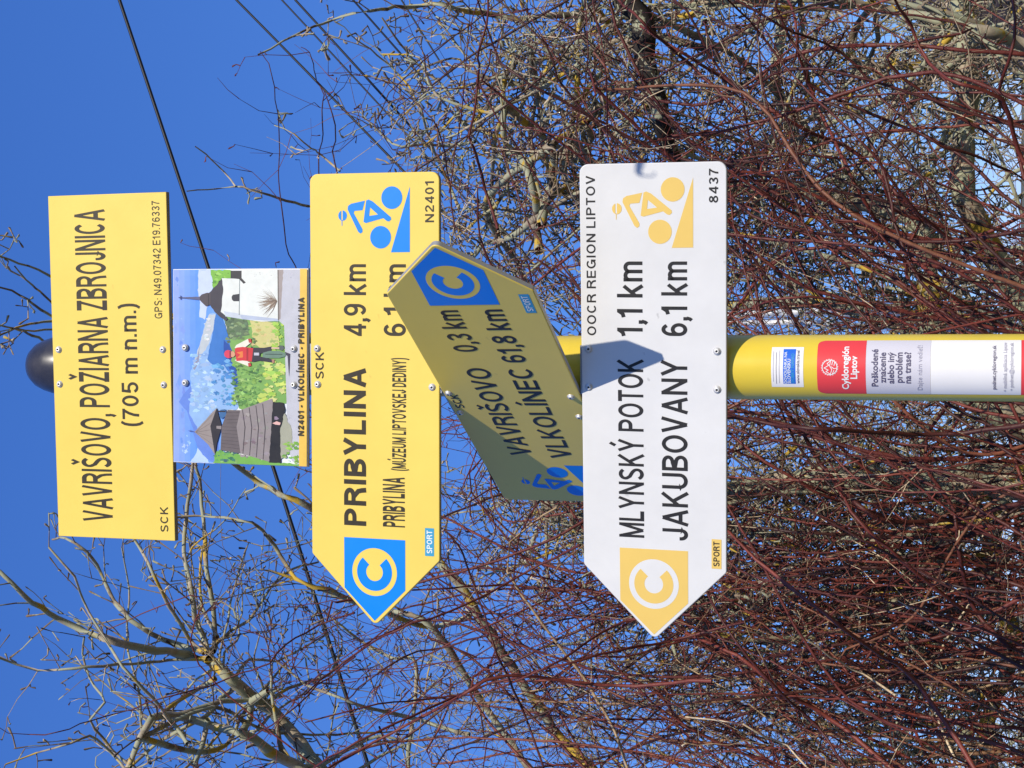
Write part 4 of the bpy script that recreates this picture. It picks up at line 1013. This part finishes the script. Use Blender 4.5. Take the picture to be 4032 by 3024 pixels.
# separate long canes traced against the sky
tR = Tree('red_stemmed_bush', 'straggling rose with long thin dark stems reaching into the sky above the boards', 'bush', 'red stemmed bushes behind the post', (.2, 2.3, 0), CANE, CANE, RED)
rb = Vector((.2, 2.3, 0))
for z, pts, r0, r1, tn in (
        ('a', [(1898, 830), (1700, 900), (1520, 1000), (1440, 1100), (1290, 1150), (1130, 1215), (1000, 1250), (850, 1290), (650, 1360), (480, 1410), (320, 1465), (160, 1480)], 7, 3.5, .3),
        ('a', [(1898, 1060), (1760, 1170), (1640, 1270), (1500, 1400), (1350, 1490), (1180, 1580), (1050, 1659)], 6, 4, .3),
        ('a', [(1600, 1320), (1480, 1250), (1440, 1100), (1440, 950), (1460, 850), (1540, 800), (1700, 780), (1890, 730)], 4, 3, .3),
        ('a', [(1898, 1200), (1800, 1210), (1600, 1200), (1560, 1100), (1560, 900), (1580, 780)], 4, 3, .35),
        ('b', [(1780, 1659), (1750, 1580), (1700, 1450), (1670, 1200), (1650, 1020), (1655, 760), (1630, 520), (1600, 380), (1545, 305)], 5, 3, .15),
        ('b', [(2010, 1040), (1975, 900), (1995, 800), (1970, 680), (1925, 540), (1880, 480), (1860, 380), (1835, 310), (1788, 280)], 6, 3, .12),
        ('b', [(1890, 1040), (1888, 930), (1915, 800), (1910, 660), (1920, 560), (1890, 490)], 5, 4, .12),
        ('c', [(1200, 1422), (1120, 1180), (1060, 950), (1020, 850), (1070, 650), (1085, 450), (1080, 320), (1130, 150), (1140, 0), (1150, -60)], 12, 7, .35),
        ('c', [(930, 1422), (900, 1150), (850, 880), (800, 750), (700, 650), (600, 560), (500, 465)], 7, 3, .2),
        ('c', [(900, 1200), (950, 850), (990, 600), (1010, 300), (1050, 100), (1080, 0)], 5, 4, .3),
        ('c', [(1760, 1040), (1690, 830), (1740, 550), (1760, 300), (1740, 0)], 6, 4, .3),
        ('c', [(1940, 1010), (1890, 880), (1880, 600), (1860, 350), (1810, 100), (1790, 0)], 6, 4, .35),
        ('c', [(2700, 700), (2400, 400), (2212, 250), (2100, 130), (1950, 0), (1900, -50)], 14, 10, .4),
        ('c', [(1400, 60), (1250, 90), (1150, 100), (1600, 20)], 5, 3, .4),
        ('d', [(1300, 1100), (1000, 780), (760, 670), (560, 560), (400, 450), (280, 370), (150, 290), (0, 200), (-100, 130)], 14, 9, .5),
        ('d', [(1400, 1400), (1250, 1280), (1080, 1100), (960, 880), (830, 620), (760, 450), (700, 280), (680, 100), (640, 0)], 13, 8, .55),
        ('d', [(1900, 900), (1827, 900), (1600, 790), (1350, 700), (1180, 560), (900, 260), (600, 130), (380, 0)], 10, 7, .2),
        ('d', [(2100, 900), (1827, 820), (1720, 500), (1500, 420), (1350, 320), (1260, 130), (1180, 0)], 16, 8, .5),
        ('d', [(1827, 900), (1760, 600), (1700, 480), (1780, 200), (1770, 0)], 12, 9, .35),
        ('d', [(2000, 1900), (1700, 1640), (1300, 1380), (1100, 1180), (1000, 1120), (700, 1080), (560, 1000), (330, 850)], 12, 7, .4),
        ('d', [(1750, 1500), (1500, 1240), (1250, 1020), (1000, 700), (700, 420), (500, 160), (340, 0)], 10, 6, .3),
        ('d', [(1300, 1659), (1100, 1560), (860, 1500), (620, 1500), (480, 1540), (330, 1600)], 8, 6, .5),
        ('e', [(1500, 500), (1180, 590), (880, 600), (760, 545), (620, 410), (540, 290), (430, 120), (380, 30)], 15, 11, .15),
        ('e', [(1500, 180), (1100, 230), (750, 215), (540, 205), (350, 180), (180, 140)], 14, 9, .12),
        ('e', [(1450, 450), (1300, 60), (1100, 250), (980, 380), (850, 520), (650, 650), (540, 760)], 9, 6, .5),
        ('e', [(1500, 1250), (1000, 1030), (780, 1110), (560, 1140), (300, 1200), (0, 1300)], 10, 6, .12),
        ('e', [(1450, 1300), (900, 1290), (560, 1330), (0, 1380), (-200, 1400)], 8, 6, .1),
        ('e', [(1300, 1750), (1000, 1300), (800, 1150), (600, 1000), (300, 760), (180, 640)], 14, 8, .6),
        ('e', [(1000, 1750), (620, 1450), (420, 1330), (220, 1180), (0, 1080)], 14, 8, .6),
        ('e', [(760, 1750), (560, 1480), (400, 1330), (200, 1100), (60, 850)], 9, 6, .2),
        ('e', [(1400, 1150), (1250, 1000), (1180, 800), (1150, 560), (1050, 400), (1030, 250), (1130, 90)], 13, 8, .25),
        ('e', [(1500, 900), (1250, 1000), (1000, 830), (760, 620), (640, 450)], 12, 7, .45),
        ('e', [(600, 1750), (430, 1560), (330, 1520), (240, 1470), (0, 1440)], 6, 4, .97),
        ('e', [(900, 1350), (760, 1260), (620, 1180), (500, 1100)], 7, 5, .95),
        ('g', [(2400, 480), (2000, 580), (1700, 640), (1400, 720), (1100, 800), (900, 860), (500, 1030), (200, 1180), (50, 1277)], 10, 7, .4),
        ('g', [(2212, 800), (1700, 830), (1100, 770), (900, 860), (640, 1000), (300, 1180), (100, 1300)], 14, 9, .55),
        ('g', [(1300, 1277), (1200, 1000), (1100, 780), (1020, 560), (960, 400), (900, 220), (840, 70), (780, 0)], 9, 6, .15),
        ('g', [(1500, 60), (1200, 220), (800, 420), (500, 530), (300, 640), (150, 750), (0, 880)], 9, 6, .35),
        ('g', [(2100, 440), (1740, 480), (1500, 620), (1300, 740), (1000, 860), (700, 900), (400, 930), (0, 1030)], 9, 5, .4),
        ('g', [(1000, 560), (700, 630), (540, 670), (330, 810), (240, 900)], 7, 5, .15),
        ('g', [(1700, 330), (1200, 290), (900, 290), (600, 310), (500, 300)], 9, 6, .4),
        ('g', [(1000, 560), (850, 380), (500, 520), (200, 680), (0, 830)], 5, 4, .4)):
    dd = random.uniform(3.9, 4.7); s = ZN[z][0]
    P = limb_pts(z, pts, dd, dd+random.uniform(-.2, .2))
    tR.limb(P, .8*r0*s*dd/FPX, .8*r1*s*dd/FPX, 'cane', .3, (.08, .35), tn, 0, RED, CANE, 6, .05)
tR.done()

# ------------------------------------------------------------------ overhead cables
def cable(label, x0, y0, x1, y1, d0, d1, wpx, ext=.9):
    a, b = at(x0, y0, d0), at(x1, y1, d1)
    A, B = a-(b-a)*ext, b+(b-a)*ext
    P = []
    for i in range(41):
        t = i/40; q = A+(B-A)*t; P.append(q-Vector((0, 0, (B-A).length*.006*(1-(2*t-1)**2)-(B-A).length*.0055)))
    c = (A+B)/2; r = wpx*.56*(d0+d1)/2/FPX
    o = tubes('overhead_cable', [([p-c for p in P], [r]*41, 0)], 8, M['cable'], None); o.location = c
    tag(o, label, 'cable', 'overhead cables')
cable('thickest black cable crossing the sky behind the top plates', 475, 0, 1458, 3024, 13, 11, 13, .6)
cable('thin cable just above the right end of the yellow arrow board', 931, 0, 1592, 677, 22, 20, 8, 1.2)
cable('thin cable, upper one of a close pair crossing the upper right twigs', 1110, 0, 1725, 665, 24, 22, 6, 1.2)
cable('thin cable, lower one of a close pair crossing the upper right twigs', 1163, 0, 1675, 563, 24, 22, 8, 1.2)
cable('thin cable running through the outer twigs of the right tree', 1390, 0, 1725, 380, 26, 24, 7, 1.6)
cable('faint cable deep inside the right tree, nearer its centre', 1599, 30, 2086, 816, 26, 24, 6, 1.6)
cable('faint cable lowest of all, deepest inside the right tree', 1681, 20, 1833, 221, 26, 24, 6, 2.5)

# ------------------------------------------------------------------ glossy white tubes leaning behind the twigs
for i, (ya, yb, wd, lab) in enumerate(((1240, 1236, 30, 'glossy white tube beside the post, the one further to the right'), (1272, 1290, 22, 'glossy white tube beside the post, the one nearer the post'))):
    a, b = at(2870, ya, 7.2), at(3560, yb, 7.0)
    r = wd*.5*7.1/FPX; c = Vector((b.x, b.y, 0))
    dr = (a-b).normalized(); g = b-dr*((b.z)/dr.z)
    P = [g, b, (a+b)/2+Vector((.012, 0, 0)), a, a+dr*.2]
    P, R = smooth(P, [r]*5, .12, .02, .001)
    o = tubes('white_tube', [([p-g for p in P], R, 0)], 12, mat('glossy_white_plastic', (.78, .78, .78), .25, noise=(6, .08)), None); o.location = g
    tag(o, lab, 'tube', 'white tubes behind the twigs')
print('segments', STAT[0])
